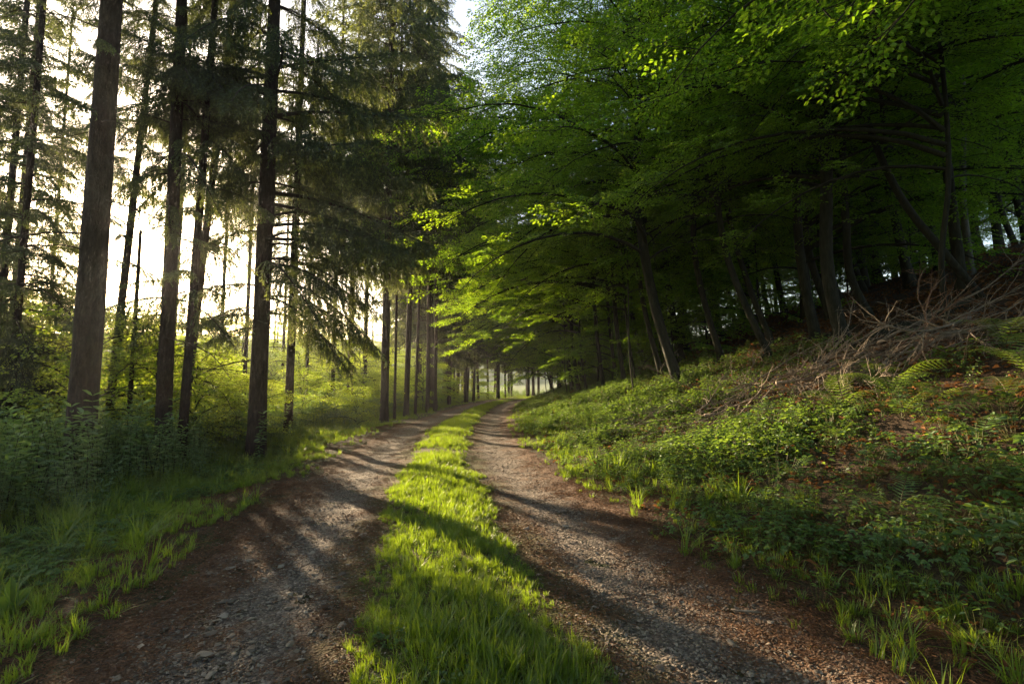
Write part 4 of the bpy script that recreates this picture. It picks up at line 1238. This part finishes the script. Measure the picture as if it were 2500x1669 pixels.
for args in [
    ("sunlit pale fern in the light patch below the brush pile", 4.25, 6.6, 8, 1.0, 1),
    ("second sunlit fern, yellower, beside the pale fern in the light patch", 4.75, 6.45, 7, 1.05, 2),
    ("bright green fern at the picture's edge above the red lit leaves", 5.85, 5.75, 8, 1.15, 3),
    ("fern lit along its tips below the bright green edge fern", 5.0, 5.2, 7, .9, 4),
    ("dark fern in the shade at the upper bank by the edge", 6.5, 6.7, 6, 1.0, 5),
    ("small bright fern beside the brush pile's lower end", 3.55, 7.6, 6, .7, 6),
    ("dull green fern in the shade low on the near bank", 3.75, 3.75, 8, .85, 7),
    ("broad shaded fern nearest the lower corner of the bank", 3.45, 3.25, 7, .7, 8),
    ("small drooping fern alone among dead leaves mid-bank", 3.1, 4.2, 4, .6, 9),
    ("shaded fern behind the two sunlit ones under the bare branches", 5.3, 7.4, 7, .9, 10),
    ("tiny fern with upright fronds among the cover by the lit ferns", 3.7, 5.9, 5, .6, 11),
    ("fern in the light patch just below the two sunlit ones", 4.35, 5.75, 7, .8, 12),
    ("small fern over red dead leaves between the lit ferns and the edge", 4.9, 5.95, 6, .75, 13),
    ("low fern in half shade above the dull green fern", 4.3, 4.7, 6, .7, 14),
    ("small fern leaning from the leafy cover towards the track", 2.9, 5.4, 5, .55, 15),
]:
    fern(*args)

# ------------------------------------------------------------------ brush pile, logs
def branch_mesh(seed, L, mat, r=.016, side=10, rise=.15):
    rng = np.random.default_rng(seed)
    mb = MB()
    def grow(p, d, l, r, depth):
        m = 9; pts = [np.array(p)]; d = norm(np.array(d, float)); cur = norm(rng.normal(size=3))
        for i in range(m):
            d = norm(d + .10*cur + rng.normal(0, .09, 3) + np.array([0, 0, (.006 if depth == 0 else .0)]))
            if i == 4: cur = -cur
            pts.append(pts[-1] + d*l/m)
        pts = np.array(pts); s = np.linspace(0, 1, m + 1)
        tube(mb, pts, r*(1 - .82*s), 6 if depth == 0 else 4, 0, depth == 0)
        if depth < 2:
            k = side if depth == 0 else 3
            for q in range(k):
                u = rng.uniform(.2, .97); c = np.array([np.interp(u, s, pts[:, i]) for i in range(3)])
                T = norm(np.array([np.interp(u, s, np.gradient(pts[:, i])) for i in range(3)]))
                dd = T + norm(rng.normal(size=3))*np.array([1, 1, .7])*.85
                grow(c, dd, l*rng.uniform(.15, .38)*(1.15 - .5*u), r*(1 - .8*u)*.58 + .0022, depth + 1)
    grow((0, 0, 0), (1, 0, rise), L, r, 0)
    return mb.mesh("branch", [mat], True)
br_lib = [branch_mesh(850 + i, L, M['dead_wood'], r, sd) for i, (L, r, sd) in enumerate(((2.6, .020, 14), (2.0, .015, 13), (3.2, .028, 15), (1.6, .011, 13), (2.3, .013, 16), (1.2, .009, 12)))]
red_lib = [branch_mesh(870 + i, L, M['red_twig'], r, sd, .25) for i, (L, r, sd) in enumerate(((2.4, .019, 11), (1.8, .015, 10)))]
def lay(label, x, y, mesh, az, pitch, lift, sc=1.0, group=None, roll=0.):
    o = obj("fallen_branch", mesh, None, (x, y, hz(x, y) + lift), (roll, R(-pitch), R(az)), sc)
    return tag(o, label, "branch", group)
G_BR = "dead branches in the brush pile"
lay("thick peeled branch lying across the lower end of the brush pile", 3.5, 9.4, br_lib[2], 8, 2, .12, 1.15, G_BR)
lay("broken pale stub slanting up from the thick peeled branch", 3.75, 9.3, br_lib[5], 130, 35, .05, .6, G_BR)
lay("long reddish branch with sunlit upturned tips over the pile's upper end", 5.6, 7.2, red_lib[0], 20, 8, .2, 1.15, G_BR)
lay("reddish sunlit branch arching above the shaded leaf litter", 6.0, 8.0, red_lib[1], 18, 12, .3, 1.2, G_BR)
lay("long thin branch reaching the top of the bank at the picture's edge", 6.6, 8.2, red_lib[0], 30, 9, .25, 1.1, G_BR)
lay("forked reddish twig standing up in the light beside the ferns", 5.9, 6.7, red_lib[1], 40, 20, .1, .6, G_BR)
lay("dark bare branch poking out of the green bank towards the road", 3.9, 10.2, br_lib[1], 205, -12, .35, .8, G_BR)
lay("broken upright twig with a bent tip before the crooked beech", 5.0, 10.9, br_lib[3], 40, 55, .05, .9, G_BR)
lay("long smooth grey branch arching over the middle of the pile", 4.9, 9.0, br_lib[4], 20, 10, .2, 1.1, G_BR)
lay("dark straight branch along the back of the brush pile", 4.3, 10.6, br_lib[2], 14, 9, .12, 1.1, G_BR)
rng = np.random.default_rng(222)
for i in range(110):
    u = rng.uniform(0, 1); x = 3.6 + 4.2*u + rng.normal(0, .35); y = 9.5 - 2.5*u + rng.normal(0, .55); a = rng.choice([5, 20, 190, 205]) + rng.normal(0, 20)
    lay("thin bare grey branch tangled in the brush pile", x, y, br_lib[int(rng.integers(0, 6))], a, math.degrees(math.atan(.37*math.cos(R(a)))) - 7 + rng.normal(0, 5),
        rng.uniform(.06, .40), rng.uniform(.6, 1.05), "thin grey branches tangled in the brush pile", rng.uniform(0, 6.28))
def log_obj(label, x0, y0, x1, y1, r, seed, lift=0.):
    rng = np.random.default_rng(seed)
    m = 14; s = np.linspace(0, 1, m)
    gx = x0 + (x1 - x0)*s; gy = y0 + (y1 - y0)*s
    gz = np.linspace(hz(x0, y0), hz(x1, y1), m) + r*.7 + lift
    o = np.array([x0, y0, hz(x0, y0)])
    pts = np.stack([gx, gy, gz], 1) - o + rng.normal(0, .012, (m, 3))
    root = tag(obj("fallen_log", None, None, tuple(o)), label, "log", "logs lying on the bank")
    mb = MB(); tube(mb, pts, r*(1 - .3*s), 14, 0, False, None, rng, .02)
    bk = obj("bark", mb.mesh("bark", [M['log_bark']], True), root)
    mb = MB()
    d = norm(pts[0] - pts[1]); tube(mb, np.array([pts[0] - d*.01, pts[0] + d*.006]), [r*.96, r*.94], 14, 0, True)
    obj("cut_end", mb.mesh("cut_end", [M['cut_wood' if "sawn end" in label else 'log_bark']]), bk)
log_obj("dark mossy log with a pale sawn end above the brush pile", 5.75, 9.9, 8.2, 10.6, .075, 1, .05)
log_obj("thick dark log slanting up the bank behind the sawn one", 6.9, 9.9, 9.4, 10.4, .11, 2, .02)
log_obj("long thin log lying along the slope below the slim beeches", 4.9, 15.4, 7.6, 14.2, .09, 3)
log_obj("dark log on the slope beside the broad-footed beech", 6.3, 12.9, 8.4, 12.4, .08, 4)
log_obj("dark log in the light at the edge beneath the bright fern", 4.75, 4.55, 6.2, 4.6, .11, 5)

# ------------------------------------------------------------------ single small things
o = obj("stick", dead_lib[0], None, (1.53, 3.28, hz(1.53, 3.28) + .02), (0, .05, R(150)), .2)
def plain_stick():
    mb = MB(); rng = np.random.default_rng(5); s = np.linspace(0, 1, 6)
    tube(mb, np.stack([.17*s, .008*np.sin(s*3), .004*np.sin(s*5)], 1), .009*(1 - .3*s), 7, 0, True, None, rng, .06)
    return mb.mesh("stick", [M['dead_wood']], True)
o.data = plain_stick(); o.scale = (1, 1, 1)
tag(o, "short pale stick lying on the edge of the gravel track", "stick")

x, y = -3.35, 3.55
dock = tag(obj("dock_plant", None, None, (x, y, hz(x, y))), "broad-leaved dock plant at the edge of the near verge", "plant")
rng = np.random.default_rng(6)
mb = MB()
leaves(mb, np.zeros((1, 3)), np.array([[.5, 0, .9]]), np.array([[-.9, 0, .6]]), .24, .085, np.array([.7]), 0, .25, .5)
dock_leaf = mb.mesh("leaf", [M['cover']])
for i in range(7):
    obj("leaf", dock_leaf, dock, (0, 0, 0), (rng.normal(0, .2), rng.normal(0, .3), i*.9 + rng.normal(0, .3)), rng.uniform(.6, 1.15))
for i, (lab, x, y, k, s) in enumerate([
    ("tallest nettle, standing before the thickest spruce trunk", -6.2, 7.75, 4, 1.35),
    ("tall nettle between the thickest trunk and the dead pole-thin spruce", -6.1, 8.6, 1, 1.3),
    ("tall nettle at the foot of the two-stemmed spruce", -6.2, 9.5, 3, 1.25),
    ("nettle standing in front of the dark upright spruce's foot", -5.3, 10.9, 4, 1.0),
    ("tall pale weed at the picture's edge above the grass verge", -6.4, 6.6, 0, 1.4),
]):
    tag(obj("nettle", nettles[k], None, (x, y, hz(x, y)), (0, 0, i*1.1), s), lab, "plant", "tall single nettles")

# ------------------------------------------------------------------ hazy morning air
mb = MB()
x0, x1, y0, y1, z0, z1 = -360, 240, -40, 360, -15, 37
v = [(x, y, z) for z in (z0, z1) for y in (y0, y1) for x in (x0, x1)]
mb.add(v, None, [(0, 2, 3, 1), (4, 5, 7, 6), (0, 1, 5, 4), (2, 6, 7, 3), (0, 4, 6, 2), (1, 3, 7, 5)])
m, nt, out = new_mat("haze")
pv = nt.nodes.new("ShaderNodeVolumePrincipled")
pv.inputs["Color"].default_value = (0.95, 0.96, 1.0, 1)
pv.inputs["Density"].default_value = 0.0004
pv.inputs["Anisotropy"].default_value = 0.65
pv.inputs["Density Attribute"].default_value = ""
nt.links.new(pv.outputs[0], out.inputs["Volume"])
try:
    m.cycles.homogeneous_volume = True
except Exception:
    pass
tag(obj("haze", mb.mesh("haze", [m])), kind="stuff")
